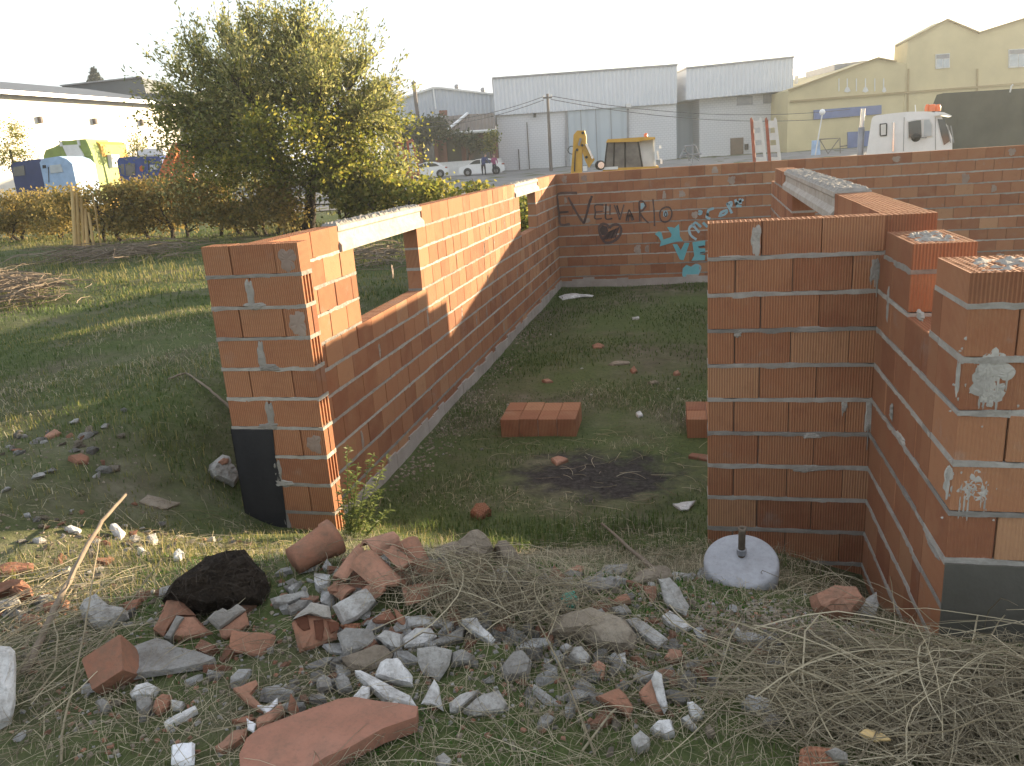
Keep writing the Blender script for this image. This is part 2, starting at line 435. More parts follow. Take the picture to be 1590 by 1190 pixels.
gy = spaced((-200, -10, 19), (-10, 0, 1), (0, 1.2, .2), (1.2, 5.5, .05), (5.5, 10, .12), (10, 15.9, .25)) + [15.93, 15.97] + spaced((16.2, 30, .8), (30, 80, 3), (80, 200, 15), (200, 1500, 100))
tag(grid_sheet("ground", gx, gy, M['ground']), kind="structure")
tag(grid_sheet("road", spaced((-120, -30, 6), (-30, 60, 3)), spaced((29.5, 84, 2)), M['road'], .03), kind="structure")

# ------------------------------------------------------------------ hollow clay block walls
CH = 0.2; BL = 0.295; BED = 0.019
_bc = {}
def chamfer_box(L, T, H, c=.0035):
    a, b, d = L / 2, T / 2, H / 2
    v = []; 
    for sx in (-1, 1):
        for sy_ in (-1, 1):
            for sz in (-1, 1):
                v += [(sx * a, sy_ * (b - c), sz * (d - c)), (sx * (a - c), sy_ * b, sz * (d - c)), (sx * (a - c), sy_ * (b - c), sz * d)]
    bm = bmesh.new()
    for p in v: bm.verts.new(p)
    bmesh.ops.convex_hull(bm, input=bm.verts)
    bmesh.ops.dissolve_limit(bm, angle_limit=.02, verts=bm.verts, edges=bm.edges)
    me = bpy.data.meshes.new("brick"); bm.to_mesh(me); bm.free()
    return me
def perforated(L, T, H, nx, ny, depth=.05):
    m = MB(); a, b, d = L / 2, T / 2, H / 2
    wx = L / (nx * 3 + 1); wy = T / (ny * 3 + 1)
    xs = [-a]; ys = [-b]
    for i in range(nx): xs += [xs[-1] + wx, xs[-1] + 3 * wx]
    xs.append(a)
    for i in range(ny): ys += [ys[-1] + wy, ys[-1] + 3 * wy]
    ys.append(b)
    for i in range(len(xs) - 1):
        for j in range(len(ys) - 1):
            x0, x1, y0, y1 = xs[i], xs[i + 1], ys[j], ys[j + 1]
            if i % 2 and j % 2:
                z = d - depth
                m.add([(x0, y0, z), (x1, y0, z), (x1, y1, z), (x0, y1, z), (x0, y0, d), (x1, y0, d), (x1, y1, d), (x0, y1, d)],
                      [(0, 1, 2, 3), (0, 4, 5, 1), (1, 5, 6, 2), (2, 6, 7, 3), (3, 7, 4, 0)])
            else:
                m.add([(x0, y0, d), (x1, y0, d), (x1, y1, d), (x0, y1, d)], [(0, 1, 2, 3)])
    m.add([(-a, -b, -d), (a, -b, -d), (a, b, -d), (-a, b, -d), (-a, -b, d), (a, -b, d), (a, b, d), (-a, b, d)],
          [(0, 3, 2, 1), (0, 1, 5, 4), (1, 2, 6, 5), (2, 3, 7, 6), (3, 0, 4, 7)])
    return mesh("brick", m.v, m.f)
def grooved(L, T, H):
    a, b, d = L / 2, T / 2, H / 2
    pts = [(-a, -b)]
    n = 4; w = T / (n * 2 - 1) * .9
    gap = (T - n * w) / (n - 1)
    y = -b
    for i in range(n):
        pts += [(a, y), (a, y + w)]
        if i < n - 1: pts += [(a - .022, y + w), (a - .022, y + w + gap)]
        y += w + gap
    pts.append((-a, b))
    m = MB().prism(pts, -d, d, 'z')
    return mesh("brick", m.v, m.f)
def brick_mesh(L, T, H, kind, mat):
    key = (round(L, 3), round(T, 3), round(H, 3), kind, mat.name)
    if key not in _bc:
        if kind == 'perf': me = perforated(L, T, H, max(2, round(L / .026)), max(2, round(T / .028)))
        elif kind == 'groove': me = grooved(L, T, H)
        else: me = chamfer_box(L, T, H)
        me.materials.append(mat); _bc[key] = me
    return _bc[key]

class Wall:
    def __init__(s, label, base, mat=None):
        s.root = empty("brick_wall", base, 0, label, "wall"); s.base = Vector(base); s.rec = []; s.mat = mat or M['brick']
    def place(s, name, me, Mx, jitter=True):
        o = bpy.data.objects.new(name, me)
        Mx = Matrix.Translation(-s.base) @ Mx
        o.matrix_basis = Mx
        return link(o, s.root)
    def brick(s, Mx, L, T, H, kind='plain'):
        s.rec.append((Mx, L, T, H, kind))
    def run(s, Mw, L, y0, y1, z0, n, openings=(), pattern=None, perf=None, beds=True, core=True, shift=0, groove_end=None, bed_over=.004, topbed=False, end_pieces=None):
        """courses of blocks; Mw maps run axes (x along, y through, z up) to the world"""
        T = y1 - y0
        coreb = MB()
        for c in range(n):
            zb = z0 + c * CH
            segs = [(0.0, L)]
            for (a, b, za, zc) in openings:
                if zb + CH * .5 > za and zb + CH * .5 < zc:
                    ns = []
                    for (p, q) in segs:
                        if b <= p or a >= q: ns.append((p, q)); continue
                        if a > p: ns.append((p, a))
                        if b < q: ns.append((b, q))
                    segs = ns
            for (p, q) in segs:
                if pattern is not None and len(segs) == 1:
                    ws = pattern(c); tot = sum(ws); xs = [p]
                    for w in ws: xs.append(xs[-1] + w * (q - p) / tot)
                else:
                    off = ((c + shift) % 2) * BL / 2 + .09 * ((c * 7) % 3) * (0 if p == 0 else 1)
                    xs = [p]; x = math.floor((p - off) / BL) * BL + off + BL
                    while x < q - .06:
                        if x > p + .06: xs.append(x + rng.uniform(-.006, .006))
                        x += BL
                    xs.append(q)
                for i in range(len(xs) - 1):
                    g0 = .0 if i == 0 else .003; g1 = .0 if i == len(xs) - 2 else .003
                    a, b = xs[i] + g0, xs[i + 1] - g1
                    kind = 'plain'
                    if perf and perf(c, (a + b) / 2): kind = 'perf'
                    if groove_end and i == len(xs) - 2 and kind == 'plain' and groove_end(c): kind = 'groove'
                    cx = (a + b) / 2; H = CH - BED
                    top_free = kind == 'perf'
                    jy = rng.uniform(-.0025, .0025)
                    J = Euler((rng.uniform(-.004, .004), rng.uniform(-.003, .003), rng.uniform(-.006, .006))).to_matrix().to_4x4()
                    if end_pieces and i == len(xs) - 2 and end_pieces(c) and kind == 'plain':
                        for hy in (0, 1):
                            s.brick(Mw @ Matrix.Translation((cx, y0 + T * (.25 + .5 * hy) + (hy - .5) * .003, zb + BED + H / 2)) @ J, round(b - a, 3), T / 2 - .002, H, 'plain')
                    else:
                        s.brick(Mw @ Matrix.Translation((cx, (y0 + y1) / 2 + jy, zb + BED + H / 2)) @ J, round((b - a) / .005) * .005, T, H, kind)
                if core and not (perf and perf(c, (p + q) / 2)):
                    coreb.box(p + .02, q - .02, y0 + .016, y1 - .016, zb + .001, zb + CH - .001)
                if beds: s.bed(Mw, p, q, y0, y1, zb, bed_over)
        if coreb.v:
            o = coreb.build("mortar_core", M['core']); o.parent = s.root; o.matrix_basis = Matrix.Translation(-s.base) @ Mw  # dark core added behind the blocks so open joints look like shaded gaps
    def bed(s, Mw, p, q, y0, y1, z, over):
        """uneven squeezed-out bed joint"""
        n = max(2, int((q - p) / .035)); m = MB(); rows = []
        ph = rng.uniform(0, 50)
        for i in range(n + 1):
            x = p - .002 + (q - p + .004) * i / n
            def w(k): return math.sin(x * 9.1 + ph + k) * .5 + math.sin(x * 23.7 + ph * 2 + k * 3) * .35 + rng.uniform(-.6, .6)
            o0 = over * (.55 + .55 * w(1)); o1 = over * (.55 + .55 * w(2))
            zt = z + BED + .005 * w(3) + .001; zl = z - .001 - max(0, .008 * w(4))
            rows.append([(x, y0 - o0, zl), (x, y1 + o1, zl), (x, y1 + o1, zt), (x, y0 - o0, zt)])
        for r in rows: m.v += r
        for i in range(n):
            a = i * 4; b = a + 4
            for k in range(4): m.f.append((a + k, a + (k + 1) % 4, b + (k + 1) % 4, b + k))
        m.f.append((0, 1, 2, 3)); e = n * 4; m.f.append((e + 3, e + 2, e + 1, e))
        o = m.build("mortar_bed", M['mortar'], smooth=False); o.parent = s.root; o.matrix_basis = Matrix.Translation(-s.base) @ Mw
    def blob(s, Mw, x, z, w, hgt, y, side=-1, name="mortar_patch", mat=None, seed=0, drips=0, thick=.006):
        """irregular smear of mortar on a face; side -1 faces local -y"""
        r = random.Random(seed * 13 + int(x * 100)); n = 30; m = MB(); ph_ = r.uniform(0, 6)
        ring = []
        for i in range(n):
            a = 2 * math.pi * i / n; ca, sa = math.cos(a), math.sin(a)
            k = 1 / max(abs(ca), abs(sa)) ** .55
            rr = (.9 + .12 * math.sin(a * 3 + ph_) + .08 * math.sin(a * 7 + ph_ * 2) + r.uniform(-.05, .05)) * k
            ring.append((x + w / 2 * ca * rr, z + hgt / 2 * sa * rr))
        ring2 = [(x + (p - x) * .7, z + (q - z) * .7) for p, q in ring]
        y1 = y + side * .0008; y2 = y + side * thick
        m.v = [(p, y1, q) for p, q in ring] + [(p, y2 + side * r.uniform(-.002, .003), q) for p, q in ring2] + [(x, y2, z)]
        for i in range(n):
            j = (i + 1) % n
            m.f.append((i, j, n + j, n + i)); m.f.append((n + i, n + j, 2 * n))
        for k in range(drips):
            dx = x + w * r.uniform(-.48, .48); z0 = z - hgt * r.uniform(.0, .35); ln = hgt * r.uniform(.3, .9); ww = r.uniform(.003, .007)
            m.add([(dx - ww, y1, z0), (dx + ww, y1, z0), (dx + ww * .5, y1, z0 - ln), (dx - ww * .5, y1, z0 - ln), (dx, y2, z0), (dx, y2, z0 - ln * .95)],
                  [(0, 4, 5, 3), (4, 1, 2, 5)])
        o = m.build(name, mat or M['mortar']); o.parent = s.root; o.matrix_basis = Matrix.Translation(-s.base) @ Mw
        return o
    def splash(s, Mw, x, z, w, hgt, y, seed=0, drips=8):
        """thrown mortar: a cluster of lumps with runs in the grooves below"""
        r = random.Random(seed); m = MB()
        def lump(cx, cz, rx, rz, t):
            n = 14; ph = r.uniform(0, 6); b = len(m.v)
            for k, (sc, yy) in enumerate(((1.0, -.0008), (.78, -t * .75), (.4, -t))):
                for i in range(n):
                    a = 2 * math.pi * i / n; q = sc * (1 + .16 * math.sin(3 * a + ph) + r.uniform(-.1, .1))
                    m.v.append((cx + rx * q * math.cos(a), y + yy + (r.uniform(-.0015, .0015) if k else 0), cz + rz * q * math.sin(a)))
            m.v.append((cx, y - t, cz)); c = len(m.v) - 1
            for k in range(2):
                for i in range(n): j = (i + 1) % n; m.f.append((b + k * n + i, b + k * n + j, b + (k + 1) * n + j, b + (k + 1) * n + i))
            for i in range(n): m.f.append((b + 2 * n + i, b + 2 * n + (i + 1) % n, c))
        for k in range(12):
            u, v = r.gauss(0, .2), r.gauss(0, .2); lump(x + w * u, z + hgt * v, w * r.uniform(.16, .38), hgt * r.uniform(.16, .38), r.uniform(.0012, .0024))
        for k in range(drips):
            u = r.uniform(-.5, .5); dx = x + round(u * w / .014) * .014; z0 = z - hgt * r.uniform(-.1, .35); ln = hgt * r.uniform(.25, .8)
            lump(dx, z0 - ln / 2, .004, ln / 2, .0028)
        for k in range(8): lump(x + w * r.gauss(0, .6), z + hgt * r.gauss(-.1, .7), r.uniform(.002, .005), r.uniform(.003, .008), .003)
        o = m.build("mortar_splash", M['splash']); o.parent = s.root; o.matrix_basis = Matrix.Translation(-s.base) @ Mw
    def part(s, m, name, mat, Mw, smooth=False):
        o = m.build(name, mat, smooth=smooth); o.parent = s.root; o.matrix_basis = Matrix.Translation(-s.base) @ Mw
        return o
    def finish(s, limit=300, score=None):
        score = score or (lambda p: (p - CAM).length)
        s.rec.sort(key=lambda r: score(r[0].translation))
        for Mx, L, T, H, kind in s.rec[:limit]:
            s.place("brick", brick_mesh(L, T, H, kind, s.mat), Mx)
        rest = s.rec[limit:]
        if rest:
            m = MB()
            for Mx, L, T, H, kind in rest:
                b = MB().box(-L / 2, L / 2, -T / 2, T / 2, -H / 2, H / 2)
                m.add([Mx @ Vector(v) - s.base for v in b.v], b.f)
            o = m.build("distant_bricks", s.mat, s.root); o["kind"] = "stuff"

def frame(ox, oy, ang): return Matrix.Translation((ox, oy, 0)) @ Matrix.Rotation(ang, 4, 'Z')

def lintel(wall, Mw, x0, x1, yin, depth, z0, z1, inward=-1):
    """precast beam with a bottom flange and a rough poured top"""
    s = inward; d = depth
    prof = [(yin + s * .022, z0 - .006), (yin + s * .022, z0 + .045), (yin + s * .004, z0 + .066), (yin - s * .012, z0 + .085), (yin - s * .012, z1 - .055),
            (yin + s * .006, z1 - .04), (yin + s * .006, z1 - .004), (yin - s * (d + .006), z1 - .004), (yin - s * (d + .006), z1 - .05), (yin - s * (d - .012), z1 - .06), (yin - s * (d - .012), z0 + .085), (yin - s * (d + .02), z0 + .05), (yin - s * (d + .02), z0 - .006)]
    o = wall.part(MB().prism(prof, x0, x1, 'x'), "lintel", M['lintel'], Mw)
    nx = int((x1 - x0) / .022); ny = 9; m = MB()
    for i in range(nx + 1):
        for j in range(ny + 1):
            e = min(i, nx - i, j, ny - j)
            z = z1 - .004 + (0 if e == 0 else .016 + rng.uniform(-.009, .014))
            m.v.append((lerp(x0, x1, i / nx), lerp(yin + s * .002, yin - s * (d + .002), j / ny) , z))
    for i in range(nx):
        for j in range(ny):
            a = i * (ny + 1) + j; m.f.append((a, a + 1, a + ny + 2, a + ny + 1) if s > 0 else (a, a + ny + 1, a + ny + 2, a + 1))
    top = m.build("poured_top", M['mortar'], o)
    return o

# -- long wall on the left with two window openings and a short return at its front end
XW = -2.62; YF = 4.50; TH = .14; YB = 15.82
w1 = Wall("long red hollow-block wall with two window openings, sunlit along its inner face", (XW - .07, YF, 0))
ML = frame(XW, YF + TH + .002, math.pi / 2)          # x -> +Y, y -> -X
LL = YB - YF - TH
wx = lambda Y: Y - YF - TH
op1 = (wx(5.93), wx(7.46), 1.4, 2.0); op2 = (wx(12.3), wx(13.62), 1.4, 2.0)
l1 = (wx(5.68), wx(7.66), 2.0, 2.2); l2 = (wx(12.02), wx(13.92), 2.0, 2.2)
w1.run(ML, LL, 0, TH, 0, 11, openings=[op1, op2, l1, l2],
       perf=lambda c, x: (c == 10 and x < 6) or (c == 6 and op1[0] < x < op1[1]))
lintel(w1, ML, l1[0] + .004, l1[1] - .004, 0, TH, 2.012, 2.2)
lintel(w1, ML, l2[0] + .004, l2[1] - .004, 0, TH, 2.012, 2.2)
# front return, 0.65 m wide
MR = frame(-3.0, YF, 0)
w1.run(MR, .655, 0, TH, 0, 11, pattern=lambda c: [.19, .30, .165] if c % 2 == 0 else [.30, .355],
       perf=lambda c, x: c == 10, groove_end=lambda c: c % 2 == 1, end_pieces=lambda c: c % 2 == 0, bed_over=.005)
for i, c in enumerate((9, 7, 5, 3, 1)):
    w1.blob(MR, .295 + rng.uniform(-.01, .012), c * CH + .1, .06, .20, 0, seed=i, thick=.007)
    w1.blob(MR, .30 + rng.uniform(-.05, .06), c * CH + .02, .16, .05, 0, seed=i + 30, thick=.009)
w1.blob(MR, .58, 4 * CH + .1, .11, .13, 0, seed=9, thick=.003, mat=M['smear'])
w1.blob(MR, .585, 8 * CH + .10, .12, .165, 0, seed=10, thick=.002, mat=M['smear'])
w1.blob(MR, .575, 10 * CH + .10, .12, .15, 0, seed=11, thick=.002, mat=M['smear'])
# bitumen coat at the foot of the return
bm_ = MB().prism([(-.006, -.1), (.30, -.1), (.295, .3), (.305, .62), (.285, .80), (.30, 1.0), (-.006, 1.0)], -.008, -.001, 'y')
w1.part(bm_, "bitumen_coat", M['bitumen'], MR)
w1.part(MB().box(-.008, -.001, -.008, TH, -.1, 1.0), "bitumen_coat", M['bitumen'], MR)
# footing strip along the inner foot
ft = MB(); nseg = 60
for i in range(nseg):
    a, b = lerp(.2, LL - .02, i / nseg), lerp(.2, LL - .02, (i + 1) / nseg)
    t = rng.uniform(.11, .16); ft.box(a, b, -.014 - rng.uniform(0, .006), -.001, -.15, t)
w1.part(ft, "footing", M['render'], ML)
for i in range(26):
    w1.blob(ML, rng.uniform(.5, 11), rng.randrange(1, 9) * CH + .1, rng.uniform(.025, .05), rng.uniform(.12, .19), 0, seed=50 + i, thick=.003, mat=M['smear'])
w1.finish()

# -- boundary wall across the back
w2 = Wall("long boundary wall of red hollow blocks with spray-painted writing, across the back", (0, YB, 0))
MBk = frame(XW - TH + .0, YB, 0); LB = 13.5
w2.run(MBk, LB, 0, TH, 0, 11)
fb = MB()
for i in range(60):
    a, b = lerp(.15, LB, i / 60), lerp(.15, LB, (i + 1) / 60)
    fb.box(a, b, -.014 - rng.uniform(0, .006), -.001, -.15, rng.uniform(.12, .19))
w2.part(fb, "footing", M['render'], MBk)
for i in range(46):
    w2.blob(MBk, rng.uniform(.3, 9), rng.randrange(1, 11) * CH + .1, rng.uniform(.06, .16), rng.uniform(.1, .19), 0, seed=100 + i, thick=.003, mat=M['smear'])
# graffiti: strokes of spray paint, traced on the wall face
def on_wall(px, py): p = onY(px, py, YB); return (p.x, p.z)
def stroke(pts, w, mat, y=-.006, name="painted_stroke"):
    P = [Vector(p) for p in pts]
    if len(P) > 2:
        Q = []
        for i in range(len(P) - 1):
            for k in range(5):
                t = k / 5; p0 = P[max(i - 1, 0)]; p3 = P[min(i + 2, len(P) - 1)]; p1 = P[i]; p2 = P[i + 1]
                Q.append(.5 * ((2 * p1) + (p2 - p0) * t + (2 * p0 - 5 * p1 + 4 * p2 - p3) * t * t + (3 * p1 - p0 - 3 * p2 + p3) * t ** 3))
        P = Q + [P[-1]]
    m = MB()
    for i, p in enumerate(P):
        t = (P[min(i + 1, len(P) - 1)] - P[max(i - 1, 0)]); t = t.normalized() if t.length else Vector((1, 0))
        nrm = Vector((-t.y, t.x)); ww = w / 2 * rng.uniform(.8, 1.15)
        m.v += [(p.x + nrm.x * ww, YB + y, p.y + nrm.y * ww), (p.x - nrm.x * ww, YB + y, p.y - nrm.y * ww)]
    for i in range(len(P) - 1): m.f.append((2 * i, 2 * i + 1, 2 * i + 3, 2 * i + 2))
    w2.part(m, name, mat, Matrix.Identity(4))
def area(pts, mat, y=-.007):
    m = MB(); m.v = [(p[0], YB + y, p[1]) for p in pts]; m.f = [tuple(range(len(pts)))]
    w2.part(m, "painted_area", mat, Matrix.Identity(4))
def G(pts): return [on_wall(850 + x * .13208, 290 + y * .13208) for x, y in pts]     # zoom of the dark word
def G2(pts): return [on_wall(1000 + x * .14286, 290 + y * .14286) for x, y in pts]   # zoom of the cyan words
sd, sc, spl = M['spray_dark'], M['spray_cyan'], M['spray_pale']
for pts in ([(350, 75), (130, 85), (125, 200), (140, 330), (155, 445), (265, 440)], [(140, 305), (250, 295)],
            [(245, 125), (300, 230), (370, 350), (430, 435)], [(525, 110), (495, 190), (465, 310), (430, 435)]): stroke(G(pts), .046, sd)
for pts in ([(660, 215), (560, 220), (565, 300), (560, 375), (640, 375)], [(565, 300), (650, 290)], [(690, 205), (685, 300), (690, 380), (765, 375)], [(738, 210), (735, 335)],
            [(785, 215), (820, 300), (850, 390)], [(900, 210), (875, 300), (850, 390)], [(815, 220), (850, 330)], [(925, 405), (945, 320), (960, 270)], [(960, 270), (990, 330), (1015, 390)], [(935, 340), (1000, 340)],
            [(950, 410), (965, 330), (1000, 400)],
            [(1085, 410), (1085, 300), (1080, 180), (1130, 180), (1155, 230), (1120, 280), (1085, 300), (1130, 370), (1190, 430)],
            [(1240, 145), (1250, 250), (1258, 360), (1260, 465)],
            [(1390, 240), (1340, 270), (1320, 330), (1340, 400), (1395, 415), (1445, 380), (1462, 310), (1440, 250), (1390, 240)]): stroke(G(pts), .029, sd)
area(G([(1095, 195), (1130, 190), (1145, 225), (1120, 260), (1095, 270)]), spl)
area(G([(1365, 290), (1405, 280), (1420, 330), (1395, 365), (1360, 345)]), spl, -.0065)
stroke(G([(1375, 330), (1390, 295), (1405, 330), (1390, 355), (1375, 330)]), .02, sd, -.008)
hp = [(730, 490), (700, 450), (650, 440), (610, 475), (615, 550), (650, 620), (690, 660), (770, 645), (840, 590), (868, 520), (850, 460), (800, 445), (755, 460), (730, 490)]
stroke(G(hp), .05, sd)
area(G([(640, 455), (700, 470), (715, 520), (690, 570), (640, 570), (615, 510)]), sd)
for k in range(8): stroke(G([(640 + k * 22, 630 - k * 4), (690 + k * 20, 560 - k * 8), (720 + k * 17, 540 - k * 9)]), .03, sd, -.0075)
# cyan LOVE
area(G2([(115, 515), (165, 485), (190, 500), (210, 575), (290, 550), (300, 520), (250, 440), (300, 440), (330, 450), (380, 405), (390, 540), (425, 590), (340, 600), (170, 650), (185, 600), (160, 550)]), sc)
area(G2([(310, 625), (360, 625), (400, 690), (440, 610), (495, 610), (430, 800), (390, 795)]), sc, -.0075)
area(G2([(525, 605), (665, 585), (665, 640), (600, 655), (600, 670), (665, 670), (665, 720), (600, 735), (665, 745), (660, 800), (515, 805), (545, 750)]), sc, -.0075)
stroke(G2([(590, 655), (655, 645)]), .03, sd, -.009); stroke(G2([(610, 720), (660, 710)]), .02, sd, -.009)
area(G2([(490, 1110), (415, 960), (420, 890), (460, 850), (510, 870), (560, 850), (600, 860), (600, 920), (560, 1000)]), sc)
stroke(G2([(520, 870), (570, 845), (612, 870), (605, 920), (560, 1000)]), .03, spl, -.008)
# pale script rising to the right
for pts in ([(570, 575), (510, 530), (490, 460), (530, 425), (600, 500)], [(530, 425), (560, 390), (620, 440)], [(640, 390), (690, 440)], [(700, 290), (680, 330), (720, 350)], [(760, 235), (700, 260), (690, 320)],
            [(590, 265), (625, 275), (610, 300), (590, 290)], [(820, 330), (840, 280), (900, 260), (880, 300), (830, 315)], [(900, 180), (930, 240), (955, 290)], [(900, 190), (950, 170), (940, 220)],
            [(990, 140), (1010, 200)], [(990, 190), (1080, 140)], [(1040, 130), (1050, 190)], [(1000, 210), (1060, 215)]): stroke(G2(pts), .045, spl, -.0065)
w2.finish(limit=300, score=lambda p: abs(p.x - 1.2) + (0 if p.x < 6.2 else 20) + (3 if (p.z < 1.0 and p.x > 1.0) else 0))

# -- front wall panel right of the doorway
XR0, XR1 = .069, .955
w3 = Wall("shaded front wall panel of ribbed red blocks right of the doorway", ((XR0 + XR1) / 2, YF, 0))
MF = frame(XR0, YF - .015, 0)
w3.run(MF, XR1 - XR0, 0, TH, 0, 11, pattern=lambda c: [.28, .30, .306] if c % 2 == 0 else [.145, .295, .30, .146], perf=lambda c, x: c == 10, bed_over=.0075)
for (x, c, w, hh, dr) in ((.25, 10.5, .055, .19, 0), (.13, 10.05, .2, .03, 0), (.55, 8.05, .22, .035, 0), (.16, 7.98, .05, .05, 0), (.57, 5.0, .10, .04, 0), (.52, 4.0, .13, .05, 0), (.60, 4.02, .16, .04, 0), (.73, 5.85, .035, .07, 2), (.86, 5.6, .05, .2, 4), (.85, 9.6, .06, .13, 4)):
    w3.blob(MF, x, c * CH, w, hh, 0, seed=int(x * 100), drips=dr, thick=.006)
w3.finish()

# -- side wall on the right, with a long lintel
ang = math.pi / 2 - R(1.06)
w4 = Wall("right-hand side wall whose perforated block top runs back beside a long concrete lintel", (1.08, 8, 0))
MS = frame(XR1 + .002, YF + TH + .004, ang)
LS = 7.42; TS = .24
sx_ = lambda Y: Y - YF - TH
opd = (sx_(6.42), sx_(9.45), .8, 2.0); ld = (sx_(6.28), sx_(10.5), 2.0, 2.2)
w4.run(MS, LS, -TS, 0, 0, 11, openings=[opd, ld], perf=lambda c, x: c == 10)
lintel(w4, MS, ld[0] + .004, ld[1] - .004, 0, TS, 2.012, 2.215, inward=1)
w4.run(MS @ Matrix.Translation((LS + .003, 0, 0)), .64, -TS, 0, 0, 10)
# corner blocks joining the front panel
w4.run(frame(XR1 + .004, YF - .012, 0), TS, 0, TH, 0, 11, pattern=lambda c: [1], perf=lambda c, x: c == 10)
w4.finish()

# -- stepped wall coming towards the camera on the far right, turning to the right
w5 = Wall("stepped wall end of red blocks at the right edge, with mortar-filled tops and dark rendered foot", (1.1, 3.06, 0))
XP = .94; YP = 3.06; TP = .26
MP = frame(XP, YF - .018, -math.pi / 2)      # x -> -Y, y -> +X
LP = YF - .018 - YP - TP
w5.run(MP, LP, 0, TP, 0, 9, bed_over=.0075)
# course 10: a gap in front of the pier, then half-height top blocks
w5.run(MP, .62, 0, TP, 1.8, 1, pattern=lambda c: [.3, .32], bed_over=.0075)
MQ = frame(XP - .004, YP, 0)
w5.run(MQ, 1.8, 0, .30, 0, 10, bed_over=.006, pattern=lambda c: [.30] * 6 if c % 2 == 0 else [.17] + [.3] * 5 + [.13])
w5.run(frame(XP - .004, YP + .30, 0), .26, 0, .13, 0, 10, pattern=lambda c: [1], bed_over=.005)
def half_block(Mw, x0, x1, y0, y1, z, hgt):
    me = perforated(x1 - x0, y1 - y0, hgt, round((x1 - x0) / .03), round((y1 - y0) / .03), .03); me.materials.append(M['brick'])
    o = bpy.data.objects.new("brick", me); o.matrix_basis = Matrix.Translation(-w5.base) @ Mw @ Matrix.Translation(((x0 + x1) / 2, (y0 + y1) / 2, z + hgt / 2)); link(o, w5.root)
    m = MB(); nx, ny = 16, 14
    for i in range(nx + 1):
        for j in range(ny + 1):
            u, v = i / nx, j / ny; e = min(u, 1 - u, v, 1 - v)
            m.v.append((lerp(x0 + .03, x1 - .03, u), lerp(y0 + .03, y1 - .03, v), z + hgt - .012 + (0 if e < .01 else rng.uniform(.0, .024) * min(1, e * 5 + .3))))
    for i in range(nx):
        for j in range(ny):
            a = i * (ny + 1) + j; m.f.append((a, a + ny + 1, a + ny + 2, a + 1))
    f = m.build("mortar_fill", M['mortar']); f.parent = w5.root; f.matrix_basis = Matrix.Translation(-w5.base) @ Mw
half_block(MP, .10, .62, 0, TP, 2.002, .125)
half_block(MQ, 0, .52, 0, .40, 2.002, .12)
w5.bed(MP, .10, .62, 0, TP, 1.995, .006); w5.bed(MQ, 0, .52, 0, .40, 1.995, .007)
# mortar splashes
for (px, py, w, hh, dr) in ((1545, 572, .11, .12, 12), (1512, 755, .10, .14, 12), (1487, 585, .015, .1, 2), (1472, 745, .02, .1, 2), (1535, 612, .07, .08, 7)):
    p = onY(px, py, YP); w5.splash(MQ, p.x - XP + .004, p.z, w, hh, 0, seed=int(px), drips=dr)
for (px, py, w, hh) in ((1430, 490, .12, .05), (1380, 470, .03, .2), (1400, 680, .2, .035), (1385, 640, .05, .09), (1450, 850, .25, .04)):
    p = onX(px, py, XP); w5.blob(MP, (YF - .018) - p.y, p.z, w, hh, 0, seed=int(py), thick=.008)
w5.part(MB().box(.001, 1.8, -.012, -.001, -.1, 1.0), "rendered_foot", M['plaster_dark'], MQ)
w5.finish()

# -- low block stubs standing on the floor of the shell
def stub(x0, y0, nx, label):
    b = Vector((x0, y0, h(x0, y0)))
    root = empty("block_stub", b, R(2), label, "brick stub", "low block stubs on the floor")
    for i in range(nx):
        for j in range(2):
            o = obj("brick", brick_mesh(.180, .265, .20, 'plain', M['brick']), root, (i * .184 + .09, j * .272 + .13, .085 + rng.uniform(-.004, .004)), (0, 0, rng.uniform(-.01, .01)))
    MB().box(.008, nx * .184 - .01, .008, .53, -.02, .17).build("mortar_core", M['mortar'], root)
stub(-1.84, 7.12, 4, "low stub of four red blocks lying in the grass in the middle of the shell")
stub(-.075, 7.15, 3, "low red block stub half hidden behind the front wall panel")
# ------------------------------------------------------------------ far buildings and vehicles
def site(name, D, px, label, cat, group=None, zbase=None):
    """an Empty on the ground D metres ahead; local x = right, y = away, z = up"""
    lat, _ = lz(px, 250, D); w = world_of(lat, D, 0); zb = h(w.x, w.y) if zbase is None else zbase
    o = empty(name, (w.x, w.y, zb), YAW, label, cat, group); o["_"] = 0; del o["_"]
    return o, lat, zb
class Site:
    def __init__(s, name, D, px, label, cat, group=None, facing=False):
        s.o, s.lat, s.zb = site(name, D, px, label, cat, group); s.D = D; s.facing = facing
        if facing:      # stands square to the line of sight
            w = Vector((s.o.location.x, s.o.location.y, 0)); s.dist = w.length; s.fd = w.normalized(); s.rd = Vector((s.fd.y, -s.fd.x, 0))
            s.o.rotation_euler = (0, 0, math.atan2(s.rd.y, s.rd.x))
    def P(s, px, py, dy=0.0):
        """local (x, z) where the ray meets the upright plane dy behind the site's front"""
        if s.facing:
            d = ray(px, py); t = (s.dist + dy) / d.dot(s.fd); return (d.dot(s.rd) * t, CAM_H + d.z * t - s.zb)
        a, z = lz(px, py, s.D + dy); return (a - s.lat, z - s.zb)
    def X(s, px, dy=0.0): return s.P(px, 240, dy)[0]
    def poly(s, name, pts, y0, y1, mat, parent=None, ref=0.0):
        """pixel outline on the plane at depth y0, pushed back to y1"""
        q = [s.P(x, y, ref) for x, y in pts]
        return MB().prism(q, y0, y1, 'y').build(name, mat, parent or s.o)
    def rect(s, name, x0, y0, x1, y1, a, b, mat, parent=None):
        return s.poly(name, [(x0, y0), (x1, y0 + (x1 - x0) * -.0694), (x1 + (y1 - y0) * .0, y1 + (x1 - x0) * -.0694), (x0, y1)], a, b, mat, parent)
    def foot(s, pts):
        """drop the last two outline points to the ground"""
        return pts

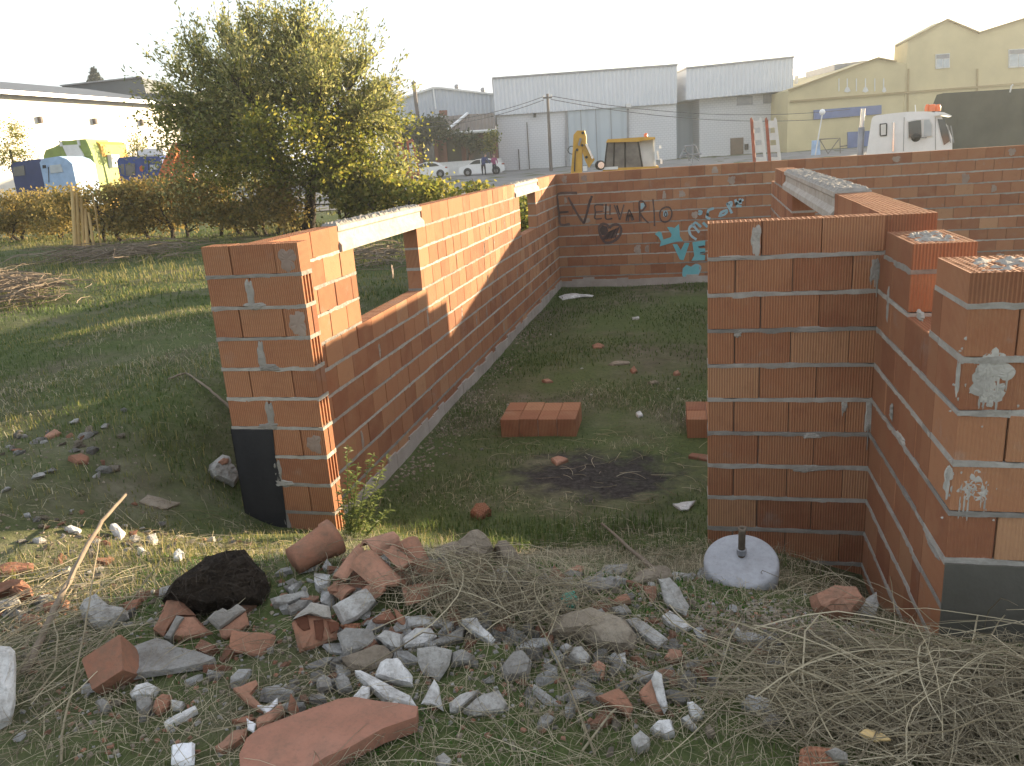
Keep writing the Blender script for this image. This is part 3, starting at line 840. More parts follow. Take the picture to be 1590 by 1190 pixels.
def ground_poly(S, name, top, y0, y1, mat, parent=None, zb=-.3):
    """outline whose upper edge is the pixel polyline top and whose foot is on the ground"""
    q = [S.P(x, y) for x, y in top]
    q = q + [(q[-1][0], zb), (q[0][0], zb)]
    return MB().prism(q, y0, y1, 'y').build(name, mat, parent or S.o)

# main white warehouse
S = Site("warehouse", 86, 900, "wide pale warehouse with ribbed cladding above white block walls and a blue-grey gate", "warehouse")
ground_poly(S, "wall", [(770, 178), (1050, 160)], 0, 30, M['block'])
S.poly("cladding", [(765, 123), (1050, 102), (1050, 161), (769, 180)], -.35, 29, M['clad'])
S.poly("coping", [(764, 121), (1051, 100), (1051, 103), (764, 124)], -.45, 29.2, M['steel'])
gt = ground_poly(S, "gate", [(881, 172), (973, 165)], -.14, -.02, M['gatepaint'])
for px in (904, 927, 950): 
    x = S.X(px); MB().box(x - .03, x + .03, -.18, -.141, .1, 5.6).build("rail", M['steel'], gt)
S.rect("gate_frame", 878, 170.2, 881, 262, -.2, -.02, M['steel']); S.rect("gate_frame", 973, 163.6, 976, 258, -.2, -.02, M['steel'])
S.poly("lamp", [(828, 177), (832, 177), (832, 183), (828, 183)], -.6, -.36, M['dark'])
S.poly("lamp", [(971, 162), (978, 162), (978, 169), (971, 169)], -.8, -.4, M['offwhite'])
for px, t in ((805, 232), (818, 190), (770, 180)):
    x, z = S.P(px, t); MB().tube([(x, -.12, z), (x, -.12, -.2)], .05, 6).build("downpipe", M['pole'], S.o)
S = Site("warehouse", 87, 1140, "right half of the pale warehouse with overhanging cladding and a small brown door", "warehouse")
ground_poly(S, "wall", [(1086, 154), (1226, 141)], 0, 26, M['block'])
ground_poly(S, "recess_wall", [(1050, 160), (1090, 156)], 3.0, 26, M['gatepaint'])
S.poly("cladding", [(1061, 109), (1224, 92), (1224, 142), (1061, 157)], -1.4, 26, M['clad'])
S.poly("coping", [(1060, 107), (1225, 90), (1225, 93), (1060, 110)], -1.5, 26.2, M['steel'])
S.rect("door", 1134, 215, 1154, 262, -.1, -.01, M['browndoor'])
S.rect("meter_box", 1156, 224, 1161, 233, -.25, -.01, M['dark'])
S.rect("grille", 1144, 151, 1168, 164, -.08, -.01, M['steel']); S.rect("grille", 1185, 147, 1206, 161, -.08, -.01, M['steel'])
# gabled warehouse behind the house
S = Site("warehouse", 104, 690, "grey gabled warehouse with ribbed wall rising behind the tiled house", "warehouse")
ground_poly(S, "wall", [(590, 168), (604, 160), (672, 137), (684, 137), (766, 147)], 0, 30, M['clad2'])
S.poly("coping", [(588, 166), (604, 158), (673, 135.4), (684, 135.6), (766, 145.4), (766, 148), (684, 138.4), (673, 138.4), (604, 161.5), (589, 169)], -.3, -.02, M['offwhite'])
x, z = S.P(673, 138); x2, z2 = S.P(677, 170); MB().tube([(x, -.2, z), (x2, -.2, z2)], .1, 6).build("downpipe", M['white'], S.o)
for px, py in ((709.5, 139), (750, 144)):
    x, z = S.P(px, py, 3); MB().lathe([(.22, -.6), (.22, .1), (.30, .2), (.30, .45), (.12, .6), (0, .6)], 12, (x, 3, z)).build("roof_vent", M['steel'], S.o, smooth=True)
S = Site("flue_pipe", 92, 645, "tall thin dark flue pipe standing in front of the gabled warehouse", "flue")
x, z = S.P(642.5, 130); x2, z2 = S.P(648.5, 180)
MB().tube([(x2 + .1, 0, -.2), (x2, 0, z2), (x, 0, z)], .2, 10).build("pipe", M['pole'], S.o)
MB().lathe([(.28, 0), (.28, .12), (0, .3)], 10, (x, 0, z)).build("cap", M['pole'], S.o)
# tiled house
S = Site("house", 80, 720, "low brick house with brown tiled hip roof, porch columns and ivy", "house")
def H4(x, y): return (590 + x * .1513, 120 + y * .1513)
ground_poly(S, "wall", [H4(330, 640), H4(1190, 560)], 1.6, 9, M['housebrick'])
q = [H4(880, 350), H4(1172, 340), H4(1192, 545), H4(668, 583)]
f = [S.P(*p) for p in q]
yy = [5.5, 5.5, 0, 0]
MB().add([(f[i][0], yy[i], f[i][1]) for i in range(4)] + [(f[i][0], yy[i] + .3, f[i][1] - .3) for i in range(4)], [(0, 3, 2, 1), (4, 5, 6, 7), (0, 4, 7, 3), (1, 2, 6, 5), (3, 7, 6, 2), (0, 1, 5, 4)]).build("roof", M['tile'], S.o)
q = [H4(360, 402), H4(872, 352), H4(660, 570), H4(300, 600)]
f = [S.P(*p) for p in q]; yy = [5.6, 5.6, .1, .6]
rf = MB().add([(f[i][0], yy[i], f[i][1]) for i in range(4)] + [(f[i][0], yy[i] + .3, f[i][1] - .3) for i in range(4)], [(0, 3, 2, 1), (4, 5, 6, 7), (0, 4, 7, 3), (1, 2, 6, 5), (3, 7, 6, 2), (0, 1, 5, 4)]).build("roof", M['tile'], S.o)
S.poly("chimney", [H4(575, 320), H4(660, 315), H4(660, 372), H4(580, 374)], 4, 5, M['housebrick'], rf)
a, b = S.P(*H4(878, 352)), S.P(*H4(668, 575))
MB().tube([(a[0], 5.3, a[1] + .08), (b[0], -.1, b[1] + .08)], .14, 6).build("hip_edge", M['white'], S.o)
a, b = S.P(*H4(665, 582)), S.P(*H4(1192, 548))
MB().tube([(a[0], -.12, a[1]), (b[0], -.12, b[1])], .16, 6).build("gutter", M['offwhite'], S.o)
for cx in (395, 560, 652, 862, 1182):
    x, z = S.P(*H4(cx, 575)); MB().box(x - .16, x + .16, .2, .52, -.2, z + .25).build("column", M['housebrick'], S.o)
for cx, w in ((470, 50), (740, 60), (1010, 80)):
    x, z = S.P(*H4(cx, 640)); MB().box(x - w * .012, x + w * .012, 1.5, 1.59, .5, z).build("window", M['glass'], S.o)
# low white wall behind the cars
S = Site("garden_wall", 78, 700, "low white wall behind the parked cars", "wall")
MB().box(S.X(640), S.X(778), 0, .3, -.3, 1.25).build("wall", M['offwhite'], S.o); MB().box(S.X(640), S.X(778), -.05, .35, 1.251, 1.32).build("coping", M['offwhite'], S.o)

# yellow building
S = Site("industrial_building", 82, 1400, "tall ochre rendered building with stepped gables and a faded blue sign", "building")
def Y3(x, y): return (1000 + x * .37107, 20 + y * .37107)
ground_poly(S, "wall", [Y3(604, 326), Y3(905, 216), Y3(975, 191), Y3(1052, 206), Y3(1104, 216)], 0, 22, M['ochre'])
ground_poly(S, "tall_wall", [Y3(1104, 118), Y3(1265, 31), Y3(1396, 86)], -.05, 2.6, M['ochre'])
ground_poly(S, "tall_wall", [Y3(1396, 86), Y3(1590, 26), Y3(1700, 0), Y3(1840, 60)], -.04, 2.6, M['ochre'])
S.poly("verge", [Y3(1050, 138), Y3(1265, 26), Y3(1398, 81), Y3(1590, 21), Y3(1700, -5), Y3(1700, 2), Y3(1590, 28), Y3(1398, 88), Y3(1265, 33), Y3(1052, 145)], -.3, -.06, M['ochre_dark'])
S.poly("verge", [Y3(602, 322), Y3(905, 212), Y3(975, 187), Y3(1052, 202), Y3(1052, 208), Y3(975, 193), Y3(905, 218), Y3(604, 328)], -.3, -.02, M['ochre_dark'])
S.poly("string_course", [Y3(610, 368), Y3(1590, 292), Y3(1590, 300), Y3(610, 376)], -.22, -.06, M['ochre_dark'])
S.poly("roof_box", [Y3(903, 188), Y3(1047, 170), Y3(1047, 230), Y3(903, 230)], 6, 14, M['steel'])
for x0, x1, y0, y1 in ((1217, 1276, 172, 234), (1522, 1600, 152, 230)):
    fr = S.poly("window", [Y3(x0, y0 + 3), Y3(x1, y0 - 2), Y3(x1, y1 - 3), Y3(x0, y1 + 2)], -.16, -.06, M['offwhite'])
    xm = (x0 + x1) / 2
    for a, b in ((x0 + 4, xm - 2), (xm + 2, x1 - 4)):
        S.poly("pane", [Y3(a, y0 + 24), Y3(b, y0 + 22), Y3(b, y1 - 7), Y3(a, y1 - 5)], -.19, -.165, M['pane'], fr)
    S.poly("shutter", [Y3(x0 + 3, y0 + 5), Y3(x1 - 3, y0 + 1), Y3(x1 - 3, y0 + 20), Y3(x0 + 3, y0 + 22)], -.2, -.165, M['steel'], fr)
S.poly("sign_band", [Y3(708, 408), Y3(990, 387), Y3(990, 424), Y3(708, 447)], -.2, -.02, M['bluesign'])
S.poly("door", [Y3(850, 500), Y3(942, 494), Y3(942, 640), Y3(850, 640)], -.12, -.02, M['bluesign'])
for x in (815, 850, 888, 926, 965, 1002):       # faded marks of removed letters
    S.poly("letter_mark", [Y3(x - 2, 276), Y3(x + 2, 275), Y3(x + 2, 328), Y3(x - 2, 330)], -.05, -.01, M['offwhite'])
for x, r in ((850, 14), (926, 13), (1004, 9)):
    S.poly("letter_mark", [Y3(x - r, 330), Y3(x - r * .4, 312), Y3(x + r * .4, 312), Y3(x + r, 328), Y3(x, 334)], -.06, -.012, M['offwhite'])
for px in (1104, 1392):
    a, b = S.P(*Y3(px, 235)), S.P(*Y3(px - 6, 560)); MB().tube([(a[0], -.14, a[1]), (b[0], -.14, b[1])], .09, 6).build("downpipe", M['ochre_dark'], S.o)
for x, y in ((618, 236), (638, 264)):
    p = S.P(*Y3(x, y), 8); MB().tube([(p[0], 8, p[1]), (p[0], 8, p[1] - 4)], .2, 8).build("flue", M['offwhite'], S.o)
# street lamp with a globe
S = Site("street_lamp", 60, 1272, "leaning white globe lamp on a thin post before the ochre building", "lamp")
a = S.P(*Y3(746, 416)); b = S.P(*Y3(716, 600))
MB().tube([(b[0], 0, -.2), (b[0], 0, b[1]), (a[0], 0, a[1] - .2)], .05, 6).build("post", M['offwhite'], S.o)
bmS = MB().lathe([(0, -.22), (.15, -.16), (.22, 0), (.15, .16), (0, .22)], 12, (a[0], 0, a[1])).build("globe", M['white'], S.o, smooth=True)
# steel gate frame and trestles seen over the wall
S = Site("metal_gate", 62, 1290, "thin steel gate frame beside the blue door", "gate")
for pts in ([(735, 530), (820, 525), (822, 640)], [(735, 530), (770, 590), (815, 530)], [(820, 560), (850, 556)]):
    MB().tube([(S.P(*Y3(*p))[0], 0, S.P(*Y3(*p))[1]) for p in pts], .04, 5).build("bar", M['pole'], S.o)
S.poly("panel", [Y3(706, 535), Y3(738, 532), Y3(742, 640), Y3(700, 640)], .1, .2, M['ltblue'])
S = Site("scrap_frame", 60, 1070, "tangle of grey steel frames standing in front of the warehouse recess", "frame")
for pts in ([(150, 610), (170, 560), (190, 620)], [(170, 560), (215, 555), (235, 610)], [(150, 600), (240, 590)], [(165, 575), (230, 620)], [(200, 640), (205, 550)]):
    MB().tube([(S.P(*Y3(*p))[0], 0, S.P(*Y3(*p))[1]) for p in pts], .06, 5).build("bar", M['steel'], S.o)

# left whitewashed warehouse with grey roof
A = lz(0, 146, 58); B = lz(265, 163.5, 76)
pa = world_of(A[0], 58, 0); pb = world_of(B[0], 76, 0)
dirv = (pb - pa).normalized(); ang_l = math.atan2(dirv.y, dirv.x); zl0 = h(pa.x, pa.y)
wl_ = empty("warehouse", (pa.x, pa.y, zl0), ang_l, "long whitewashed warehouse in full sun with a low grey roof, on the left", "warehouse")
L_ = (pb - pa).length; ez = (A[1] + B[1]) / 2 - zl0
MB().box(-25, L_ + 1, 0, 20, -.5, ez).build("wall", M['whitewall'], wl_)
def on_wall_plane(px, py, off):
    """point in the warehouse frame on the plane off metres behind its front wall"""
    d = ray(px, py); n_ = Vector((-dirv.y, dirv.x, 0)); t = (pa.dot(n_) + off) / d.dot(n_); p = CAM + d * t
    return ((p - pa).dot(dirv), p.z - zl0)
rz_ = on_wall_plane(0, 127, 9.5)[1]
MB().prism([(-.9, ez - .05), (-.9, ez + .12), (9.5, rz_), (20.8, ez + .12), (20.8, ez - .05)], -25.5, L_ + 1.5, 'x').build("roof", M['roofgrey'], wl_)
MB().box(-25.5, L_ + 1.5, -1.0, -.905, ez - .12, ez + .14).build("gutter", M['steel'], wl_)
S = Site("roof_gable", 84, 180, "dark grey gable of a further roof showing above the whitewashed warehouse", "roof")
q = [S.P(x, y) for x, y in ((96, 133.5), (160, 126), (220, 120.5), (227, 145.5), (300, 143))]
q += [(q[-1][0], 3.0), (q[0][0], 3.0)]
MB().prism(q, 0, 8, 'y').build("gable_wall", M['roofdark'], S.o)
q2 = [S.P(x, y) for x, y in ((94, 132.6), (220, 118.8), (222, 120.6), (96, 134.4))]
MB().prism(q2, -.3, -.02, 'y').build("verge", M['steel'], S.o)
for px, py in ((60, 186), (145, 188.5), (218, 191)):
    d = ray(px, py); n_ = Vector((dirv.y, -dirv.x, 0)); t = (pa - Vector((0, 0, 0))).dot(n_) / d.dot(n_); p = CAM + d * t
    lx = (p - pa).dot(dirv); MB().box(lx - .1, lx + .1, -.28, -.01, p.z - zl0 - .25, p.z - zl0 + .2).build("wall_lamp", M['pole'], wl_)

# vehicles parked behind the autumn hedge
def V1(x, y): return (x * .20755, 180 + y * .20755)
def cabwheel(S, x, y, r, parent, w=.3):
    o = MB().lathe([(0, 0), (r * .55, 0), (r, .02), (r, w - .02), (r * .55, w), (0, w)], 18).build("wheel", M['dark'], parent, (x, y, r), (math.pi / 2, 0, 0), True)
    MB().lathe([(r * .55, -.01), (r * .5, .03), (0, .03)], 12).build("rim", M['steel'], o, (0, 0, w - .02))
    return o
S = Site("lorry", 40, 28, "dark navy lorry cab at the far left behind the hedge", "lorry", "lorries parked behind the hedge")
ground_poly(S, "cab", [V1(78, 372), V1(95, 352), V1(200, 335), V1(300, 322), V1(312, 340)], 0, 2.2, M['navy'], zb=.5)
S.poly("window", [V1(100, 385), V1(182, 372), V1(190, 445), V1(104, 455)], -.03, -.004, M['glass'])
for px in (120, 270): cabwheel(S, S.X(V1(px, 0)[0]), -.1, .5, S.o)
S = Site("lorry", 39, 82, "light blue lorry cab with a white sunlit front beside the green hopper", "lorry", "lorries parked behind the hedge")
ground_poly(S, "cab", [V1(296, 350), V1(320, 322), V1(440, 303), V1(500, 325), V1(540, 360)], 0, 2.2, M['ltblue'], zb=.5)
S.poly("windscreen", [V1(372, 372), V1(455, 362), V1(475, 420), V1(380, 432)], -.03, -.004, M['pane'])
S.poly("mirror", [V1(334, 370), V1(352, 368), V1(354, 392), V1(336, 394)], -.2, -.1, M['dark'])
S.poly("door_gap", [V1(360, 385), V1(366, 384), V1(370, 500), V1(364, 500)], -.012, -.003, M['dark'])
for px in (340, 500): cabwheel(S, S.X(V1(px, 0)[0]), -.1, .5, S.o)
S = Site("refuse_lorry", 43, 120, "lime green refuse lorry body with a pale rear hatch behind the hedge", "lorry")
ground_poly(S, "body", [V1(245, 305), V1(262, 256), V1(330, 232), V1(385, 200), V1(440, 183)], 1.0, 6, M['lime'], zb=.8)
ground_poly(S, "tail", [V1(440, 185), V1(470, 190), V1(520, 188), V1(570, 180), V1(640, 174), V1(660, 215), V1(695, 300), V1(735, 470)], 0, 2.4, M['lime'], zb=.8)
S.poly("hatch", [V1(470, 222), V1(585, 215), V1(635, 300), V1(665, 440), V1(565, 458), V1(520, 330)], -.08, -.005, M['offwhite'])
S.poly("hinge", [V1(448, 192), V1(462, 190), V1(474, 228), V1(458, 230)], -.12, -.004, M['offwhite']); S.poly("hinge", [V1(582, 184), V1(596, 182), V1(606, 222), V1(592, 224)], -.12, -.004, M['offwhite'])
for yv in (290, 370): S.poly("latch", [V1(636 + (yv - 290) * .3, yv), V1(690 + (yv - 290) * .2, yv - 4), V1(690 + (yv - 290) * .2, yv + 8), V1(636 + (yv - 290) * .3, yv + 12)], -.1, -.004, M['lime'])
for px in (330, 560): cabwheel(S, S.X(V1(px, 0)[0]), 0, .5, S.o)
S = Site("skip_container", 44, 152, "yellow steel container standing beside the green refuse lorry", "container")
ground_poly(S, "body", [V1(668, 205), V1(690, 190), V1(722, 192), V1(750, 214), V1(765, 300), V1(780, 440)], 0, 3, M['skip'], zb=.1)
S.poly("rib", [V1(688, 270), V1(760, 268), V1(762, 282), V1(690, 284)], -.1, -.005, M['skip']); S.poly("rib", [V1(715, 290), V1(726, 290), V1(745, 460), V1(733, 460)], -.1, -.005, M['skip'])
S.poly("end_plate", [V1(768, 290), V1(795, 290), V1(812, 385), V1(785, 400)], .5, 1.5, M['offwhite'])
S = Site("lorry", 38, 218, "bright blue lorry cab with a white roof box near the tree", "lorry", "lorries parked behind the hedge")
ground_poly(S, "cab", [V1(874, 340), V1(890, 312), V1(1050, 305), V1(1190, 302), V1(1208, 320)], 0, 2.3, M['blue'], zb=.5)
S.poly("window", [V1(905, 362), V1(1010, 356), V1(1012, 444), V1(940, 450), V1(908, 430)], -.03, -.004, M['glass_dirty']); S.poly("window", [V1(1122, 368), V1(1182, 366), V1(1182, 402), V1(1126, 404)], -.03, -.004, M['pane'])
S.poly("window_bar", [V1(930, 360), V1(938, 360), V1(944, 450), V1(936, 450)], -.05, -.031, M['blue'])
S.poly("door_gap", [V1(1108, 330), V1(1113, 330), V1(1118, 500), V1(1112, 500)], -.012, -.003, M['dark'])
S.poly("roof_box", [V1(1000, 262), V1(1060, 246), V1(1190, 240), V1(1198, 292), V1(1010, 298)], .4, 1.8, M['white'])
S.poly("emblem", [V1(1044, 385), V1(1060, 370), V1(1078, 392), V1(1066, 420), V1(1048, 412)], -.02, -.004, M['orange'])
for px in (930, 1150): cabwheel(S, S.X(V1(px, 0)[0]), -.1, .5, S.o)
S = Site("loader_arm", 36, 262, "rusty orange machine boom leaning beside the tree", "machine")
for pts, y in (([(1165, 500), (1225, 330), (1290, 205), (1330, 215), (1295, 380), (1285, 520)], 0), ([(1285, 520), (1290, 300), (1340, 260), (1400, 300), (1400, 520)], .5)):
    S.poly("boom", [V1(*p) for p in pts], y, y + .4, M['orange'])
S.poly("cylinder", [V1(1270, 260), V1(1400, 188), V1(1410, 205), V1(1280, 280)], .2, .5, M['navy'])
ground_poly(S, "base", [V1(1200, 480), V1(1400, 470)], .1, 1.2, M['orange'], zb=-.1)

# backhoe behind the boundary wall
def K(x, y): return (860 + x * .12579, 180 + y * .12579)
S = Site("backhoe", 30, 975, "yellow backhoe with folded digging arm and glazed cab behind the boundary wall", "backhoe", None, True)
S.poly("dipper", [K(208, 690), K(232, 400), K(240, 235), K(285, 182), K(375, 182), K(398, 260), K(395, 360), K(345, 420), K(345, 690), K(345, 900), K(208, 900)], .1, .5, M['yellow'])
S.poly("boom", [K(345, 440), K(395, 330), K(440, 420), K(500, 545), K(430, 645), K(385, 560)], .15, .45, M['yellow'])
S.poly("hydraulic_ram", [K(385, 350), K(410, 345), K(492, 520), K(470, 535)], 0, .12, M['chrome'])
S.poly("link", [K(295, 360), K(320, 270), K(345, 280), K(315, 375)], 0, .09, M['steel'])
S.poly("groove", [K(258, 430), K(268, 430), K(262, 690), K(245, 690)], .06, .098, M['dark'])
for cx, cyy in ((355, 212), (350, 365), (285, 420), (400, 512)):
    p = S.P(*K(cx, cyy)); MB().lathe([(0, -.07), (.05, -.07), (.05, .02), (0, .02)], 10).build("pin", M['dark'], S.o, (p[0], .08, p[1]), (math.pi / 2, 0, 0))
p = S.P(*K(215, 425)); MB().tube([(p[0] + .14 * math.cos(a), .3, p[1] + .14 * math.sin(a)) for a in np.linspace(.6, 5.2, 10)], .015, 6).build("hose", M['dark'], S.o)
p = S.P(*K(555, 612)); wh = MB().lathe([(0, 0), (.12, 0), (.17, .04), (.17, .2), (.1, .24), (0, .24)], 16).build("work_lamp", M['dark'], S.o, (p[0], .2, p[1]), (math.pi / 2, 0, R(20)), True)
MB().lathe([(0, .245), (.12, .245), (.13, .2)], 14).build("lens", M['chrome'], wh)
S.poly("cab_body", [K(600, 655), K(1300, 625), K(1300, 900), K(600, 900)], .4, 2.3, M['yellow'])
cab = S.poly("cab_glass", [K(618, 660), K(655, 332), K(1042, 318), K(1095, 640)], .5, 2.0, M['glass_dirty'])
for a, b in (((618, 660), (655, 332)), ((1042, 318), (1095, 640)), ((735, 650), (745, 330)), ((880, 650), (880, 326))):
    pa_, pb_ = S.P(*K(*a)), S.P(*K(*b)); MB().tube([(pa_[0], .48, pa_[1]), (pb_[0], .48, pb_[1])], .028, 6).build("pillar", M['dark'], S.o)
S.poly("side_panel", [K(1048, 330), K(1105, 285), K(1245, 278), K(1262, 625), K(1098, 640)], .62, 2.0, M['offwhite'])
S.poly("roof", [K(640, 330), K(660, 290), K(1100, 262), K(1252, 262), K(1254, 290), K(1100, 308), K(1040, 320)], .3, 2.2, M['yellow'])
p = S.P(*K(1142, 262)); MB().lathe([(.07, 0), (.07, .1), (.04, .15), (0, .15)], 12, (p[0], 1.0, p[1])).build("beacon", M['beacon'], S.o, smooth=True)
S.poly("grab_rail", [K(1240, 280), K(1256, 280), K(1270, 630), K(1252, 630)], .5, .6, M['white'])
S.poly("mirror", [K(1310, 365), K(1338, 365), K(1338, 405), K(1310, 405)], .7, .75, M['white']); S.poly("mirror", [K(1278, 440), K(1300, 430), K(1312, 545), K(1298, 550)], .7, .75, M['offwhite']); S.poly("mirror", [K(1325, 535), K(1350, 535), K(1350, 600), K(1325, 600)], .7, .75, M['white'])
S.poly("bumper", [K(355, 625), K(405, 620), K(408, 680), K(360, 685)], .1, .3, M['white']); S.poly("bumper", [K(560, 640), K(790, 628), K(790, 662), K(560, 672)], .1, .3, M['white'])
for px, r in ((640, .62), (1240, .5)): cabwheel(S, S.X(K(px, 0)[0]), .35, r, S.o, .4)

# white lorry cab behind the boundary wall
def T3(x, y): return (1290 + x * .18868, 120 + y * .18868)
S = Site("lorry", 25, 1410, "white lorry tractor cab with chrome exhaust stack and amber beacons behind the wall", "lorry", None, True)
body = [T3(280, 800), T3(295, 620), T3(335, 350), T3(348, 326), T3(375, 314), T3(520, 296), T3(640, 285), T3(760, 282), T3(870, 292), T3(905, 320), T3(960, 400), T3(1000, 500), T3(1000, 800)]
S.poly("cab", body, 0, 2.2, M['white'])
S.poly("sun_visor", [T3(850, 322), T3(862, 284), T3(930, 290), T3(996, 318), T3(990, 326), T3(920, 312)], -.1, 2.3, M['white'])
fr = S.poly("window", [T3(626, 362), T3(690, 348), T3(815, 340), T3(838, 392), T3(836, 488), T3(770, 496), T3(632, 504)], -.035, -.003, M['offwhite'])
S.poly("pane", [T3(638, 370), T3(700, 357), T3(742, 353), T3(748, 490), T3(642, 498)], -.05, -.037, M['glass'], fr); S.poly("pane", [T3(768, 352), T3(810, 350), T3(830, 396), T3(828, 484), T3(764, 490)], -.05, -.037, M['pane'], fr)
sw = S.poly("window", [T3(403, 384), T3(458, 378), T3(466, 388), T3(462, 482), T3(410, 488), T3(402, 478)], -.03, -.003, M['dark'])
S.poly("pane", [T3(411, 392), T3(455, 387), T3(453, 474), T3(413, 480)], -.045, -.031, M['offwhite'], sw)
S.poly("windscreen", [T3(878, 345), T3(935, 345), T3(990, 520), T3(930, 560), T3(905, 470)], -.03, -.003, M['glass'])
S.poly("handrail", [T3(512, 372), T3(526, 371), T3(520, 610), T3(506, 612)], -.08, -.04, M['chrome'])
for a, b in (((604, 330), (598, 610)), ((860, 330), (862, 600))):
    q0, q1 = S.P(*T3(*a)), S.P(*T3(*b)); MB().tube([(q0[0], -.004, q0[1]), (q1[0], -.004, q1[1])], .01, 4).build("door_seam", M['steel'], S.o)
q0 = S.P(*T3(700, 495)); MB().lathe([(0, 0), (.12, 0), (.13, .05), (.09, .12), (0, .14)], 14).build("mirror", M['dark'], S.o, (q0[0], -.32, q0[1]), (math.pi / 2, 0, 0), True)
q1 = S.P(*T3(785, 498)); MB().tube([(q0[0], -.36, q0[1]), (q1[0], -.02, q1[1])], .015, 6).build("mirror_arm", M['steel'], S.o)
for x in (960, 985):
    q0, q1 = S.P(*T3(x, 400)), S.P(*T3(x + 25, 540)); MB().tube([(q0[0], -.15, q0[1]), (q1[0], -.15, q1[1])], .015, 5).build("wiper_rail", M['steel'], S.o)
q0 = S.P(*T3(262, 258)); q1 = S.P(*T3(240, 620))
MB().tube([(q1[0], .3, -.0 + .8), (q0[0] - .02, .3, q0[1] - .55)], .095, 12).build("exhaust_shield", M['steel'], S.o, smooth=True)
MB().tube([(q0[0] - .02, .3, q0[1] - .6), (q0[0], .3, q0[1])], .07, 12, cap=False).build("exhaust_pipe", M['chrome'], S.o, smooth=True)
for x, w in ((836, .12), (885, .08), (795, .07)):
    q0 = S.P(*T3(x, 278)); MB().lathe([(w, 0), (w, .12), (w * .6, .2), (0, .2)], 12, (q0[0], .6, q0[1])).build("beacon", M['beacon'], S.o, smooth=True)
q0 = S.P(*T3(700, 284)); MB().tube([(q0[0], .3, q0[1]), (q0[0] - .03, .3, q0[1] + .2)], .012, 5).build("aerial", M['white'], S.o)
S.poly("chassis", [T3(230, 760), T3(1000, 740), T3(1000, 820), T3(230, 840)], .3, 1.9, M['dark'])
for px in (360, 900): cabwheel(S, S.X(T3(px, 0)[0]), .05, .52, S.o, .35)
# trailer with a dark green tarpaulin
S = Site("trailer", 42, 1540, "long trailer covered by a dark green tarpaulin at the right edge", "trailer", None, True)
tp = [T3(835, 240), T3(872, 145), T3(925, 132), T3(1590, 92), T3(2100, 64)]
q = [S.P(*p) for p in tp]; q += [(q[-1][0], .9), (q[0][0], .9)]
MB().prism(q, 0, 2.5, 'y').build("tarpaulin", M['tarp'], S.o)
for k in range(9):
    x = lerp(q[2][0], q[4][0], k / 8.5); MB().box(x - .03, x + .03, -.03, -.003, .9, lerp(q[2][1], q[4][1], k / 8.5) - .1).build("strap", M['tarp'], S.o)
p = S.P(*T3(1478, 82)); MB().tube([(p[0], -.02, p[1] - .25), (p[0] + .04, -.05, p[1] + .05), (p[0] + .1, -.02, p[1] + .1)], .04, 5).build("tie", M['offwhite'], S.o)
MB().box(q[0][0], q[4][0], .1, 2.4, .6, .9).build("bed", M['steel'], S.o)
for x in (1.5, 3.0, 11): cabwheel(S, q[0][0] + x, .1, .5, S.o)

# loading ramps
def ramps(D, px, pxs, label, grp, white=False):
    S = Site("loading_ramp", D, px, label, "ramp", grp, True)
    for (bl, br_, tl, tr, bot, top, z) in pxs:
        a0, a1 = S.P(bl, bot), S.P(br_, bot); b0, b1 = S.P(tl, top), S.P(tr, top); w = .12
        for bi, (u0, u1) in enumerate(((a0, b0), (a1, b1))):
            MB().prism([(u0[0] - .05, 0), (u0[0] + .05, 0), (u0[0] + .05, u0[1]), (u1[0] + .05, u1[1] - .1), (u1[0], u1[1]), (u1[0] - .05, u1[1] - .05), (u0[0] - .05, u0[1])], z, z + .22, 'y').build("side_beam", M['offwhite'] if (white and bi) else M['ramp_red'], S.o)
        for k in range(4 if white else 7):
            t = (k + .6) / (4.2 if white else 7.2); x0 = lerp(a0[0], b0[0], t); x1 = lerp(a1[0], b1[0], t); zz = lerp(a0[1], b0[1], t)
            MB().box(x0 + .04, x1 - .04, z + .02, z + .18, zz - (.11 if white else .055), zz + (.11 if white else .055)).build("rung", M['offwhite'] if (white or k % 3) else M['ramp_red'], S.o)
ramps(27, 1190, [(1172, 1190, 1167, 1181, 262, 182, 0), (1196, 1212, 1190, 1204, 262, 182, .1)], "pair of raised red and white trailer ramps left of the white lorry cab", "trailer ramps", True)
ramps(38, 632, [(624, 638, 614, 622, 275, 216, 0), (640, 652, 632, 640, 275, 215, .1)], "pair of faded red trailer ramps rising beside the parked cars", "trailer ramps")

